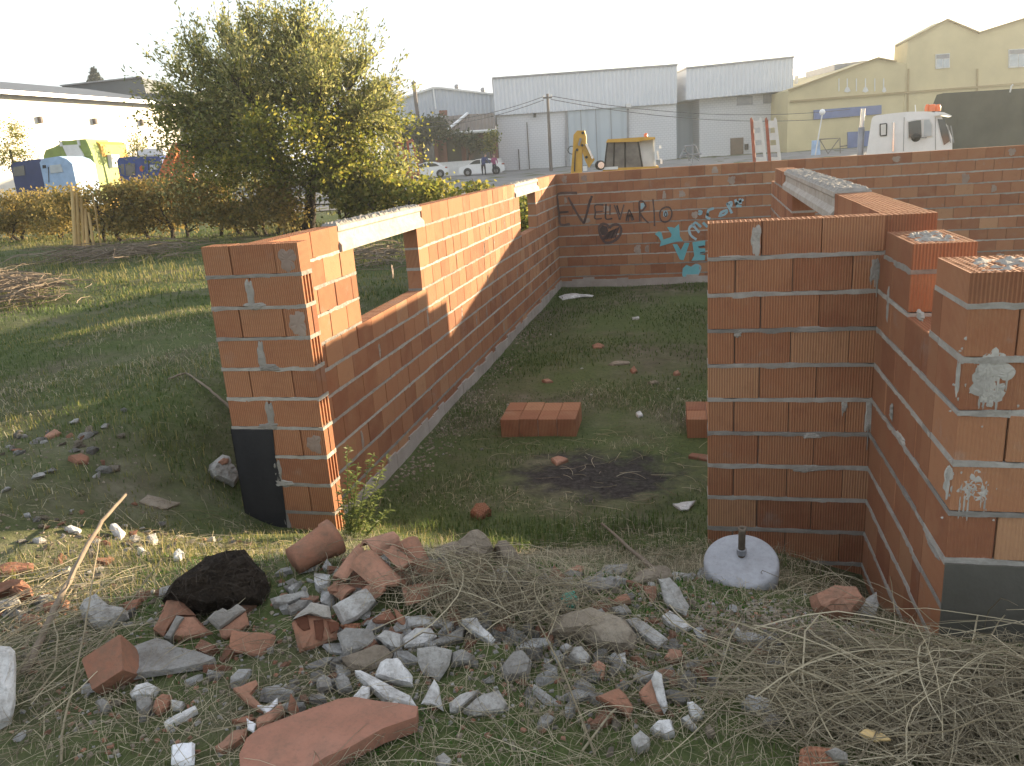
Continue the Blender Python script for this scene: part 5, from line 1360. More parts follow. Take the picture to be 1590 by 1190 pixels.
# ---- tall weed beside the wall end
p = Vector((-2.13, 4.28, h(-2.13, 4.28))); wd = empty("weed_plant", p, 0, "tall leafy weed growing against the sunlit wall end", "weed")
D = (p - CAM).dot(FWD); st = MB(); P, Dn, L, W = [], [], [], []
for (x0, y0, x1, y1) in ((556, 868, 540, 690), (560, 868, 555, 720), (565, 866, 580, 705), (570, 868, 600, 710), (552, 868, 530, 760), (575, 868, 592, 760), (566, 868, 562, 780), (580, 868, 606, 790), (558, 868, 548, 735)):
    a = Vector(p) + RGT * ((x0 - 562) * .0035) + FWD * rng.uniform(-.08, .08); Dd = (a - CAM).dot(FWD); b = world_of(lz(x1, y1, Dd)[0], Dd, lz(x1, y1, Dd)[1])
    pts = [a + (b - a) * (i / 6) + Vector((rng.uniform(-.01, .01), rng.uniform(-.01, .01), 0)) for i in range(7)]
    st.tube([q - p for q in pts], [.0055 * (1 - i / 9) for i in range(7)], 4)
    for k in range(95):
        t = rng.uniform(.05, 1); q = a.lerp(b, t); ang_ = rng.uniform(0, 6.28)
        d = Vector((math.cos(ang_), math.sin(ang_), rng.uniform(.1, .9))).normalized(); P.append(q - p); Dn.append(d); L.append(rng.uniform(.03, .06)); W.append(rng.uniform(.007, .013))
st.build("stem", M['weed'], wd)
V, Fc = leaf_mesh(np.array([tuple(q) for q in P]), np.array([tuple(q) for q in Dn]), np.array(L), np.array(W), .25)
obj("leaves", mesh("leaves", V, Fc, M['weed']), wd)
# ------------------------------------------------------------------ rubble
def zone(ox, oy, s): return lambda pts: [(ox + x * s, oy + y * s) for x, y in pts]
ZA = zone(0, 850, .28571); ZB = zone(400, 850, .28571); ZC = zone(800, 850, .28571); ZD = zone(1160, 850, .28571)
ZE = zone(680, 660, .27044); ZF = zone(0, 580, .25205); ZG = zone(700, 400, .25205)

def plane_pts(px, lean, lift):
    """pixel outline -> points on a plane that rests on the ground at the outline's lowest pixel"""
    low = max(px, key=lambda p: p[1]); cx = sum(p[0] for p in px) / len(px)
    g = at(cx, low[1])
    n = tnormal(g.x, g.y, .12)
    toc = Vector((CAM.x - g.x, CAM.y - g.y, 0)).normalized()
    n = (n * math.cos(R(lean)) + toc * math.sin(R(lean))).normalized()
    o = g + Vector((0, 0, lift))
    out = []
    for x, y in px:
        d = ray(x, y); t = (o - CAM).dot(n) / d.dot(n); out.append(CAM + d * t)
    return out, n
PLANES = {}
def piece(name, px, mat, label, cat, lean=20, thick=.05, bulge=0.0, lift=.02, group=None, parent=None, edge=.0, inset=.8, own=False):
    """broken piece: outline on a leaning plane, given thickness, an uneven rim and a raised middle"""
    P, n = plane_pts(px, lean, lift)
    if parent is not None and not own:
        o_, n = PLANES[parent.name]; o_ = o_ + n * .004; P = []
        for x, y in px:
            d = ray(x, y); P.append(CAM + d * ((o_ - CAM).dot(n) / d.dot(n)))
    if parent is None: b = sum(P, Vector()) / len(P) - n * thick * .5
    else: b = Vector(parent.location)
    r = random.Random(int(px[0][0] * 7 + px[0][1]))
    # subdivide outline and roughen it a little
    size = max((p - P[0]).length for p in P)
    Q = []
    for i in range(len(P)):
        a, c = P[i], P[(i + 1) % len(P)]
        Q.append(a)
        if (c - a).length > size * .22:
            k = 2 if (c - a).length < size * .5 else 3
            for j in range(1, k): Q.append(a.lerp(c, j / k) + (Vector((r.uniform(-1, 1), r.uniform(-1, 1), r.uniform(-1, 1))) * size * .018))
    P = Q; m = len(P); cen = sum(P, Vector()) / m
    top = [p + n * r.uniform(-.004, .004) for p in P]
    inn = [cen.lerp(p, inset) + n * (bulge * .8 + r.uniform(-.12, .12) * bulge) for p in P]
    mid = [cen.lerp(p, inset * .5) + n * (bulge + r.uniform(-.15, .15) * bulge) for p in P]
    bot = [cen.lerp(p, 1.0 + edge * r.uniform(-1, 1)) - n * thick * r.uniform(.92, 1.08) for p in P]
    V = [q - b for q in top + inn + mid + bot] + [cen + n * bulge * 1.02 - b, cen - n * thick - b]
    Fc = []
    for i in range(m):
        j = (i + 1) % m
        Fc += [(i, j, m + j, m + i), (m + i, m + j, 2 * m + j, 2 * m + i), (2 * m + i, 2 * m + j, 4 * m), (3 * m + i, i, 3 * m + i) if False else (i, 3 * m + i, 3 * m + j, j), (3 * m + j, 3 * m + i, 4 * m + 1)]
    o = obj(name, mesh(name, V, Fc, mat))
    PLANES[o.name] = (P[0] + n * bulge, n)
    if parent is None:
        o.location = b; tag(o, label, cat, group)
    else: o.parent = parent
    return o
def boxy(name, px, py, dims, rot, mat, label, cat, lift=.0, group=None):
    """broken block: a box with chipped corners and one broken end"""
    p = at(px, py); L, T, H = dims; r = random.Random(int(px * 3 + py))
    bm = bmesh.new()
    for sx in (-1, 1):
        for sy_ in (-1, 1):
            for sz in (-1, 1):
                c = Vector((sx * L / 2, sy_ * T / 2, sz * H / 2))
                if sx > 0: c.x -= r.uniform(0, .25) * L
                for k in range(3):
                    d = [0, 0, 0]; d[k] = -(.06 * min(L, T, H)) * (1 if c[k] > 0 else -1) * r.uniform(.4, 1.6); bm.verts.new(c + Vector(d))
    bmesh.ops.convex_hull(bm, input=bm.verts); me = bpy.data.meshes.new(name); bm.to_mesh(me); bm.free(); me.materials.append(mat)
    o = obj(name, me, None, (p.x, p.y, p.z + lift), [R(a) for a in rot]); tag(o, label, cat, group)
    return o
def stone_mesh(name, mat, seed, flat=.6, n=16):
    r = random.Random(seed); bm = bmesh.new()
    for i in range(n):
        v = Vector((r.gauss(0, 1), r.gauss(0, 1), r.gauss(0, 1))).normalized() * r.uniform(.75, 1.0); v.z *= flat; v.y *= r.uniform(.75, .95); bm.verts.new(v)
    bmesh.ops.convex_hull(bm, input=bm.verts)
    for v in [v for v in bm.verts if not v.link_faces]: bm.verts.remove(v)
    me = bpy.data.meshes.new(name); bm.to_mesh(me); bm.free(); me.materials.append(mat); return me
STN = {k: [stone_mesh("stone", M[k], i + 10 * j, fl) for i, fl in enumerate((.7, .5, .35, .6))] for j, k in enumerate(('concrete', 'marble', 'tan', 'terracotta'))}

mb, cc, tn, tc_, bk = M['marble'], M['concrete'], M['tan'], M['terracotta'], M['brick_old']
# --- left foreground
piece("plaster_block", ZA([(-70, 545), (0, 535), (55, 540), (82, 565), (90, 640), (85, 850), (60, 960), (0, 990), (-70, 985)]), mb, "big white plaster block cut off by the left edge", "plaster block", 58, .16, .03, .02)
piece("concrete_slab", ZA([(520, 640), (600, 590), (850, 490), (960, 545), (1170, 605), (1100, 635), (770, 682), (700, 692), (540, 702)]), cc, "flat pointed grey slab lying beside the brick fragments on the left", "slab", 4, .022, .004, .035)
boxy("brick_fragment", 186, 1058, (.14, .125, .12), (30, -22, 38), M['terracotta'], "orange block fragment tipped on its corner on the grey slab", "brick fragment", .055)
a1 = piece("brick_fragment", ZA([(832, 445), (905, 290), (985, 285), (1065, 372), (962, 372), (890, 485)]), tc_, "upright orange block fragment leaning on the dark clod", "brick fragment", 45, .09, .012, .02)
a2 = piece("brick_fragment", ZA([(900, 488), (968, 375), (1060, 378), (1160, 470), (990, 508)]), tc_, "wedge of orange block with a grey mortar edge in front of the dark clod", "brick fragment", 38, .09, .02, .015)
piece("mortar", ZA([(888, 492), (905, 470), (960, 372), (1000, 382), (945, 470), (925, 500)]), M['mortar'], None, None, 42, .05, .01, .022, parent=a2)
a3 = piece("brick_fragment", ZA([(1190, 450), (1335, 345), (1355, 420), (1230, 502), (1200, 490)]), tc_, "orange block fragment capped with lumpy grey mortar", "brick fragment", 55, .10, .008, .015)
piece("mortar", ZA([(1125, 390), (1165, 350), (1210, 330), (1240, 345), (1290, 308), (1337, 343), (1190, 448)]), M['mortar'], None, None, 40, .05, .014, .06, parent=a3)
piece("brick_fragment", ZA([(1245, 540), (1260, 450), (1290, 455), (1470, 470), (1500, 482), (1490, 530), (1420, 595), (1280, 572)]), tc_, "smooth-sided orange block piece right of the mortar-capped one", "brick fragment", 52, .10, .006, .015)
piece("soil_clod", ZA([(880, 290), (920, 215), (1040, 120), (1120, 55), (1240, 20), (1330, 12), (1390, 90), (1440, 140), (1468, 220), (1445, 330), (1320, 345), (1200, 335), (1120, 360), (1000, 325)]), M['peat'], "big dark matted clod of soil and roots", "soil clod", 50, .35, .10, .03, inset=.82)
piece("roof_tile", ZA([(-30, 285), (-20, 215), (60, 185), (130, 185), (168, 215), (188, 288), (120, 298), (40, 255)]), tc_, "curved clay tile piece at the left edge above the plaster block", "tile", 40, .018, .05, .02)
piece("brick_fragment", ZA([(228, 302), (330, 280), (376, 290), (382, 345), (300, 355), (242, 332)]), tc_, "orange shard behind the dry stems, left of the grey rock", "brick fragment", 35, .05, .015)
piece("brick_fragment", ZA([(130, 360), (215, 375), (232, 392), (150, 415), (110, 395)]), tc_, "small orange shard just right of the curved tile piece", "brick fragment", 25, .04, .01)
piece("concrete_lump", ZA([(-20, 310), (90, 262), (122, 312), (60, 335), (-20, 348)]), cc, "pale mortar lump under the curved tile piece", "concrete lump", 30, .06, .02)
piece("concrete_lump", ZA([(84, 342), (140, 350), (166, 404), (108, 408)]), cc, "small pale lump beside the orange shards at the left", "concrete lump", 30, .05, .015)
piece("rock", ZA([(430, 330), (450, 290), (520, 258), (562, 298), (602, 330), (695, 350), (704, 392), (600, 445), (535, 445), (450, 370)]), cc, "blue-grey rock among the stems left of the dark clod", "rock", 35, .12, .04)
piece("brick_fragment", ZA([(664, 302), (768, 278), (732, 352), (690, 345)]), tc_, "pointed orange shard touching the blue-grey rock", "brick fragment", 35, .04, .01)
piece("brick_fragment", ZA([(-20, 105), (40, 80), (182, 86), (172, 122), (-20, 145)]), tc_, "flat sunlit orange brick at the left edge", "brick fragment", 8, .05, .006)
piece("stone", ZA([(705, 795), (738, 752), (810, 735), (872, 770), (832, 822), (770, 815), (718, 818)]), mb, "white stone under the tipped block fragment", "stone", 30, .06, .02)
piece("stone", ZA([(738, 812), (830, 822), (838, 872), (780, 912), (742, 882)]), cc, "grey stone just below the white stone on the left", "stone", 25, .05, .02)
piece("brick_fragment", ZA([(828, 882), (850, 820), (880, 795), (932, 805), (912, 872), (860, 912)]), tc_, "small orange chip beside the white stone", "brick fragment", 30, .03, .01)
piece("plaster_bit", ZA([(928, 830), (1002, 840), (982, 888), (935, 872)]), mb, "small crumbly white plaster bit beside the orange chip", "plaster bit", 25, .03, .01)
piece("stone_shard", ZA([(888, 952), (1060, 860), (1072, 882), (900, 978)]), mb, "long pale shard lying in the grass at lower left", "stone shard", 10, .02, .006)
piece("stone", ZA([(518, 842), (570, 825), (602, 862), (570, 902)]), cc, "small grey stone left of the white stone", "stone", 25, .04, .015)
piece("paper_scrap", ZA([(930, 1082), (1000, 1068), (1060, 1065), (1058, 1115), (1055, 1182), (1010, 1192), (930, 1182)]), M['paper'], "crumpled white paper scrap in the lower left grass", "paper", 16, .004, .018, .02)
piece("tile_corner", ZA([(1265, 765), (1390, 722), (1402, 745), (1335, 800), (1420, 858), (1432, 902), (1350, 852)]), tc_, "bent orange tile corner with two arms near the clay plank", "tile", 32, .02, .006, .03)
piece("plaster_bit", ZA([(1398, 860), (1470, 880), (1508, 818), (1508, 852), (1450, 905)]), M['paper'], "white glazed scrap on the bent tile corner", "plaster bit", 30, .012, .004, .035)
piece("brick_fragment", ZA([(1168, 1088), (1280, 990), (1342, 985), (1336, 1022), (1250, 1082), (1200, 1108)]), tc_, "orange strip lying against the left end of the clay plank", "brick fragment", 12, .03, .006)
piece("brick_fragment", ZA([(1258, 942), (1340, 918), (1402, 930), (1330, 954)]), tc_, "thin orange sliver above the clay plank", "brick fragment", 14, .02, .004)
piece("paper_scrap", ZA([(1340, 930), (1392, 960), (1382, 1012), (1345, 990)]), M['paper'], "small white scrap at the corner of the clay plank", "paper", 30, .004, .004, .03)
pk = piece("clay_plank", ZB([(-100, 1130), (-60, 1040), (10, 985), (440, 828), (530, 808), (640, 830), (760, 848), (872, 868), (862, 922), (500, 1082), (270, 1200), (-90, 1260)]), M['plank'], "long flat terracotta plank across the bottom of the picture", "clay plank", 3, .05, .002, .055, inset=.93)
# --- pile of broken roof tiles
for i, (pts, ln, bl, lab) in enumerate((
    ([(728, 110), (800, 88), (842, 172), (832, 206), (760, 178)], 45, .02, "upright tile shard in the middle of the tile heap"),
    ([(920, 182), (1020, 170), (1052, 212), (940, 246)], 30, .012, "flat tile shard at the far right of the heap"),
    ([(378, 222), (452, 178), (440, 255), (388, 245)], 28, .012, "small tile shard at the far left of the heap"),
    ([(622, 395), (720, 332), (766, 404), (640, 408)], 25, .015, "shadowed tile shard below the big curved tile"),
    ([(738, 330), (800, 378), (815, 445), (760, 404)], 50, .008, "narrow pointed tile shard standing below the heap"))):
    o = piece("roof_tile", ZB(pts), tc_, lab, "tile", ln, .016, bl, .05 + .01 * (i % 3), "broken roof tiles of the heap")
def tile_shell(a, b, rad, arc, label, twist=0, mat=None, group="broken roof tiles of the heap"):
    """piece of a curved clay roof tile between two ground pixels (x, y, lift)"""
    A, B = at(*a), at(*b); ax = (B - A); L = ax.length; ax.normalize(); up = Vector((0, 0, 1)); sd = ax.cross(up).normalized(); up = sd.cross(ax)
    q = Matrix.Rotation(R(twist), 3, ax); sd = q @ sd; up = q @ up; c = (A + B) / 2; r = random.Random(int(a[0] * 5 + a[1])); nu, nv = 6, 10; V = []; th = .013
    for lay in (0, 1):
        for i in range(nu + 1):
            for j in range(nv + 1):
                u = i / nu; an = R(-arc / 2 + arc * j / nv); rr = rad * lerp(1.0, .86, u) - lay * th
                e = (r.uniform(-.14, .03) if lay == 0 else 0) * (1 if i == nu else 0)
                if i in (0, nu) and lay == 1: e = V_e[(i, j)]
                if lay == 0:
                    if i == nu: pass
                    V_e = V_e if (i, j) != (0, 0) else {}
                    V_e[(i, j)] = e
                V.append(tuple(A + ax * (L * (u + e)) + sd * (rr * math.sin(an)) + up * (rr * math.cos(an) - rad * .55) - c))
    S_ = (nu + 1) * (nv + 1); Fc = []
    for i in range(nu):
        for j in range(nv):
            k = i * (nv + 1) + j; Fc += [(k, k + 1, k + nv + 2, k + nv + 1), (S_ + k, S_ + k + nv + 1, S_ + k + nv + 2, S_ + k + 1)]
    for j in range(nv): Fc += [(j, S_ + j, S_ + j + 1, j + 1), (nu * (nv + 1) + j, nu * (nv + 1) + j + 1, S_ + nu * (nv + 1) + j + 1, S_ + nu * (nv + 1) + j)]
    for i in range(nu):
        k = i * (nv + 1); Fc += [(k, k + nv + 1, S_ + k + nv + 1, S_ + k), (k + nv, S_ + k + nv, S_ + k + nv + nv + 1, k + nv + nv + 1)]
    o = obj("roof_tile", mesh("roof_tile", V, Fc, mat or tc_), None, c); return tag(o, label, "tile", group)
tile_shell((575, 886, .10), (624, 874, .12), .06, 150, "topmost curved tile of the broken tile heap", 8)
tile_shell((572, 902, .10), (622, 938, .07), .068, 160, "large curved tile in the middle of the tile heap", -12)
tile_shell((528, 918, .05), (566, 888, .11), .048, 130, "long tile piece sloping down the left side of the tile heap", -15)
tile_shell((636, 884, .12), (660, 910, .06), .052, 140, "rounded tile at the top right of the tile heap", 15)
tile_shell((628, 940, .04), (674, 931, .05), .055, 130, "tile piece half under straw at the right foot of the heap", 12)
tile_shell((655, 905, .06), (692, 901, .05), .05, 120, "tile piece at the far right of the heap", 10)
tile_shell((590, 930, .05), (560, 945, .04), .05, 120, "tile piece in the shadow at the lower left of the heap", -10)
tile_shell((640, 915, .09), (610, 895, .12), .05, 130, "short tile piece lying across the middle of the heap", 20)
tile_shell((545, 935, .03), (520, 922, .04), .045, 120, "small tile piece at the outer left of the heap", -8)
hb = piece("hollow_brick", ZB([(185, 412), (230, 358), (330, 375), (400, 390), (442, 412), (432, 500), (300, 552), (230, 574), (208, 500)]), tc_, "broken hollow brick with open cells and a mortar cap", "hollow brick", 52, .10, .012, .02)
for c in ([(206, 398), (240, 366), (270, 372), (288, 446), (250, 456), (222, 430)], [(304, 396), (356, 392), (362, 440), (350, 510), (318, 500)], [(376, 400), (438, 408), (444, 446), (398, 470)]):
    piece("cell", ZB(c), M['cellclay'], None, None, 52, .01, .002, .037, parent=hb)  # dark patches on the face, painted shade of the open cells
piece("mortar", ZB([(188, 394), (290, 298), (390, 320), (402, 388), (330, 374), (240, 360)]), M['mortar'], None, None, 40, .06, .02, .05, parent=hb)
# --- white and grey stone pieces in the middle
for pts, mt, ln, th, bl, nm, lab in (
    ([(405, 322), (540, 240), (590, 223), (642, 290), (600, 342), (540, 392), (460, 428)], mb, 42, .07, .02, "stone", "whitish stone with a grey corner left of the tile heap"),
    ([(430, 470), (480, 438), (620, 448), (652, 522), (470, 588)], cc, 35, .04, .008, "concrete_slab", "square grey slab below the hollow brick"),
    ([(455, 602), (640, 530), (690, 535), (737, 582), (700, 642), (580, 672), (500, 652)], tn, 25, .05, .012, "stone_slab", "tan speckled slab below the square grey slab"),
    ([(778, 402), (800, 375), (900, 368), (1060, 398), (1082, 416), (980, 438), (820, 432)], mb, 35, .03, .008, "stone_shard", "long white shard at the upper edge of the stone heap"),
    ([(640, 490), (690, 450), (792, 475), (782, 562), (720, 552)], mb, 38, .05, .018, "stone", "rounded white stone touching its twin on the right"),
    ([(775, 502), (860, 440), (940, 440), (977, 487), (920, 532), (800, 544)], mb, 32, .05, .015, "stone", "flat-topped white stone below the long white shard"),
    ([(1110, 390), (1190, 383), (1212, 420), (1292, 502), (1270, 522), (1150, 442)], mb, 28, .03, .008, "stone_shard", "white shard half buried in the straw"),
    ([(948, 512), (1050, 470), (1122, 428), (1112, 502), (960, 538)], cc, 25, .03, .01, "stone_shard", "grey shard lying in the straw below the white shards"),
    ([(668, 622), (700, 604), (760, 600), (792, 640), (842, 700), (847, 758), (760, 742), (638, 702)], mb, 35, .07, .022, "stone", "rough white stone in the centre of the stone heap"),
    ([(528, 672), (560, 668), (700, 740), (830, 810), (867, 868), (800, 852), (690, 822), (600, 742)], mb, 18, .028, .008, "stone_shard", "longest white shard, lying above the clay plank"),
    ([(573, 902), (700, 850), (762, 838), (762, 872), (720, 908), (590, 932)], mb, 12, .025, .008, "stone_shard", "white shard resting on the clay plank"),
    ([(513, 817), (570, 753), (612, 760), (606, 832), (545, 873)], mb, 32, .045, .015, "stone", "small white stone at the upper edge of the clay plank"),
    ([(888, 852), (960, 718), (987, 760), (1012, 892), (960, 862)], mb, 55, .03, .008, "stone_shard", "white triangular shard standing upright"),
    ([(1040, 852), (1100, 800), (1202, 773), (1190, 802), (1080, 892), (1045, 892)], mb, 30, .03, .012, "stone_shard", "white shard right of the upright triangular one"),
    ([(1118, 882), (1220, 800), (1310, 773), (1357, 852), (1330, 892), (1180, 912)], cc, 28, .035, .012, "stone_slab", "pinkish grey triangular slab at the right of the stone heap"),
    ([(865, 550), (960, 538), (1057, 560), (1042, 642), (985, 727), (900, 692), (870, 622)], cc, 50, .03, .008, "stone_slab", "smooth grey shield-shaped slab leaning upright"),
    ([(1318, 652), (1390, 568), (1440, 558), (1492, 622), (1470, 702), (1350, 722)], cc, 30, .06, .025, "stone", "dull grey stone in the green weeds right of the heap"),
    ([(318, 722), (360, 693), (402, 720), (412, 772), (330, 782)], cc, 28, .05, .02, "stone", "left one of two grey stones above the clay plank"),
    ([(415, 722), (460, 688), (502, 720), (522, 782), (440, 792)], cc, 28, .05, .02, "stone", "right one of two grey stones above the clay plank"),
    ([(968, 1142), (1010, 1118), (1057, 1162), (1040, 1192), (990, 1192)], mb, 28, .03, .012, "stone", "whitish stone at the bottom edge right of the clay plank"),
    ([(158, 332), (230, 290), (297, 290), (250, 342), (180, 372)], cc, 28, .05, .018, "stone", "blue-grey stone behind the hollow brick"),
    ([(68, 282), (270, 238), (282, 282), (170, 312), (80, 312)], cc, 20, .05, .015, "stone", "flat mossy grey stone behind the blue-grey one"),
    ([(1050, 580), (1110, 560), (1180, 590), (1150, 630), (1050, 640)], cc, 25, .05, .02, "stone", "dark grey stone right of the shield-shaped slab")):
    piece(nm, ZB(pts), mt, lab, "stone", ln, th, bl, .022)
piece("tile_shard", ZB([(163, 882), (180, 793), (210, 840), (227, 892), (180, 932)]), tc_, "upright orange shard at the top left of the clay plank", "tile", 58, .015, .004)
piece("tile_shard", ZB([(-5, 932), (80, 890), (130, 848), (152, 892), (60, 962), (-5, 982)]), tc_, "orange tile shard lying at the left end of the plank", "tile", 20, .02, .01)
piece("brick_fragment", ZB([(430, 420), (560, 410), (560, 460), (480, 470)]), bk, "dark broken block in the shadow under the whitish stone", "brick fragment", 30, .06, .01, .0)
# --- sunlit rocks at the doorway
piece("rock", ZE([(88, 732), (110, 670), (180, 610), (232, 600), (292, 650), (322, 712), (270, 784), (180, 794), (100, 784)]), tn, "brown sunlit boulder at the edge of the doorway bank", "rock", 50, .18, .05)
piece("rock", ZE([(328, 692), (352, 664), (392, 664), (442, 712), (494, 792), (420, 806), (360, 772)]), tn, "split sunlit stone right of the brown boulder", "rock", 48, .10, .025)
piece("stone_slab", ZE([(-20, 712), (100, 668), (132, 690), (92, 732), (-20, 756)]), tn, "pale flat slab left of the brown boulder", "stone", 15, .05, .01)
piece("brick_fragment", ZE([(186, 502), (215, 453), (272, 448), (308, 490), (240, 548)]), M['brick_old'], "pinkish block lump in the grass inside the doorway", "brick fragment", 35, .08, .03)
piece("tile_shard", ZE([(1348, 452), (1400, 446), (1478, 433), (1440, 482), (1400, 488)]), mb, "white triangular tile shard by the old fireplace", "tile", 12, .015, .004)
piece("brick_fragment", ZE([(648, 192), (690, 177), (748, 195), (680, 230)]), tc_, "orange shard at the back of the old fireplace", "brick fragment", 12, .03, .01)
piece("brick_fragment", ZE([(1438, 178), (1460, 160), (1560, 175), (1560, 204)]), tc_, "flat orange brick beside the front wall panel", "brick fragment", 8, .05, .005)
piece("concrete_slab", ZE([(938, 832), (960, 803), (1092, 798), (1092, 832), (1020, 872), (950, 872)]), cc, "dark grey slab behind the rubble ridge", "slab", 40, .03, .008)
piece("stone", ZE([(1138, 852), (1230, 820), (1320, 813), (1352, 872), (1250, 890), (1140, 884)]), tn, "pinkish flat stone beside the leaning stick", "stone", 25, .05, .015)
# --- middle right rubble
gp = piece("painted_fragment", ZC([(163, 312), (230, 268), (252, 300), (292, 332), (200, 354)]), cc, "grey lump with a mint-green painted face", "painted fragment", 35, .06, .015)
piece("painted_face", ZC([(240, 282), (260, 250), (320, 238), (342, 282), (310, 324), (258, 312)]), M['paint_green'], None, None, 42, .05, .006, .03, parent=gp)
for pts, mt, ln, th, bl, nm, lab in (
    ([(178, 472), (220, 380), (400, 328), (480, 360), (600, 400), (662, 482), (640, 562), (560, 566), (470, 552), (350, 484)], tn, 34, .16, .05, "rock", "wide earthy boulder in the middle of the rubble"),
    ([(600, 392), (660, 383), (740, 430), (832, 502), (780, 548), (680, 472)], cc, 24, .035, .008, "concrete_slab", "grey slab sloping down right of the earthy boulder"),
    ([(798, 372), (840, 343), (962, 432), (920, 454), (830, 412)], mb, 22, .03, .006, "stone_shard", "white bar-shaped shard right of the grey slab"),
    ([(778, 172), (840, 163), (892, 220), (947, 322), (930, 374), (830, 322), (800, 242)], cc, 52, .035, .008, "concrete_slab", "tall grey slab leaning beside the stick"),
    ([(628, 184), (720, 128), (782, 140), (792, 172), (640, 204)], tn, 30, .06, .015, "stone", "pinkish stone at the crest left of the tall slab"),
    ([(518, 302), (560, 265), (610, 253), (632, 292), (560, 314)], tc_, 30, .05, .012, "brick_fragment", "orange lump at the crest near the earthy boulder"),
    ([(508, 332), (600, 310), (632, 352), (560, 374)], cc, 28, .04, .015, "stone", "grey stone below the orange lump at the crest"),
    ([(338, 192), (400, 158), (520, 170), (562, 212), (440, 234), (350, 218)], cc, 25, .05, .012, "stone", "pale flat stone at the crest behind the green-painted lump"),
    ([(268, 132), (340, 98), (377, 110), (360, 138)], tc_, 30, .03, .008, "tile_shard", "thin orange tile at the crest"),
    ([(198, 122), (212, 96), (272, 160), (222, 194), (180, 168)], tc_, 40, .05, .008, "brick_fragment", "orange wedge at the left end of the crest"),
    ([(288, 592), (320, 543), (362, 540), (412, 600), (390, 644), (330, 634)], cc, 35, .06, .02, "stone", "angular light grey stone below the earthy boulder"),
    ([(243, 542), (280, 524), (312, 545), (270, 568)], mb, 28, .03, .012, "stone", "small white stone beside the angular one"),
    ([(808, 602), (840, 553), (902, 560), (922, 602), (850, 634)], tc_, 32, .04, .015, "brick_fragment", "orange chip in the grass below the white bar-shaped shard"),
    ([(438, 812), (560, 763), (602, 800), (642, 872), (620, 944), (580, 892)], tc_, 38, .05, .012, "brick_fragment", "large orange brick piece in the right foreground"),
    ([(733, 987), (780, 943), (850, 943), (867, 1012), (820, 1038), (760, 1014)], mb, 32, .05, .02, "stone", "pale stone in front of the half brick"),
    ([(628, 1042), (680, 998), (732, 1040), (722, 1092), (660, 1118)], cc, 34, .06, .025, "stone", "rough speckled grey stone near the bottom edge"),
    ([(933, 842), (965, 838), (1027, 892), (1010, 932), (965, 944)], mb, 40, .05, .015, "stone", "pale stone right of the half brick"),
    ([(898, 932), (940, 908), (997, 992), (960, 994)], mb, 35, .035, .012, "stone", "narrow pale stone beside the half brick"),
    ([(1228, 852), (1260, 803), (1392, 830), (1397, 892), (1300, 904)], mb, 32, .06, .018, "stone", "whitish stone with a pink side in the right foreground"),
    ([(1338, 962), (1380, 913), (1432, 913), (1472, 952), (1380, 988)], cc, 28, .05, .018, "stone", "light grey stone below the whitish one at the right"),
    ([(1173, 452), (1210, 438), (1242, 482), (1215, 498)], mb, 30, .03, .012, "stone", "small white stone on the bare soil below the round base"),
    ([(433, 347), (470, 334), (487, 355), (450, 368)], mb, 28, .02, .01, "stone", "tiny white pebble on the earthy boulder"),
    ([(1348, 632), (1440, 598), (1472, 652), (1430, 694), (1370, 684)], cc, 30, .06, .025, "stone", "dull grey stone left of the straw heap"),
    ([(415, 640), (450, 615), (495, 640), (480, 720), (445, 700)], tc_, 36, .03, .01, "brick_fragment", "dark orange chip below the angular stone"),
    ([(560, 580), (600, 570), (604, 640), (575, 640)], mb, 36, .03, .008, "stone", "narrow white chip below the earthy boulder"),
    ([(1030, 985), (1060, 970), (1090, 1010), (1050, 1030)], tn, 28, .04, .015, "stone", "small tan stone in the right foreground grass")):
    piece(nm, ZC(pts), mt, lab, "brick fragment" if mt is tc_ else "stone", ln, th, bl, .02)
hbk = piece("brick_half", ZC([(673, 792), (740, 718), (760, 735), (812, 905), (760, 914), (688, 834)]), tc_, "half brick standing on end with a pale mortar side", "brick fragment", 55, .07, .008)
piece("mortar", ZC([(740, 720), (762, 668), (797, 690), (832, 872), (810, 908), (770, 830)]), mb, None, None, 50, .05, .008, .03, parent=hbk)
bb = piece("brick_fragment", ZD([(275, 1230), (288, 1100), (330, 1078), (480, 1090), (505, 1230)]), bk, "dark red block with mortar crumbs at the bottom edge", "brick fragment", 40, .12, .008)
piece("mortar", ZD([(420, 1110), (480, 1088), (545, 1120), (550, 1170), (480, 1160)]), M['mortar'], None, None, 40, .03, .015, .03, parent=bb)
piece("cardboard_scrap", ZD([(610, 1012), (660, 983), (782, 1042), (700, 1052)]), M['stake'], "yellowish flat scrap half under the straw", "scrap", 10, .006, .002, .09)
piece("broken_pot", ZD([(340, 270), (460, 215), (600, 222), (645, 290), (560, 395), (460, 395), (370, 350)]), tc_, "broken terracotta vessel in the corner behind the round base", "pot", 45, .02, .06)
piece("concrete_lump", ZD([(600, 330), (660, 270), (705, 240), (715, 320), (690, 400), (620, 390)]), cc, "grey lump at the foot of the stepped wall", "concrete lump", 50, .08, .02)
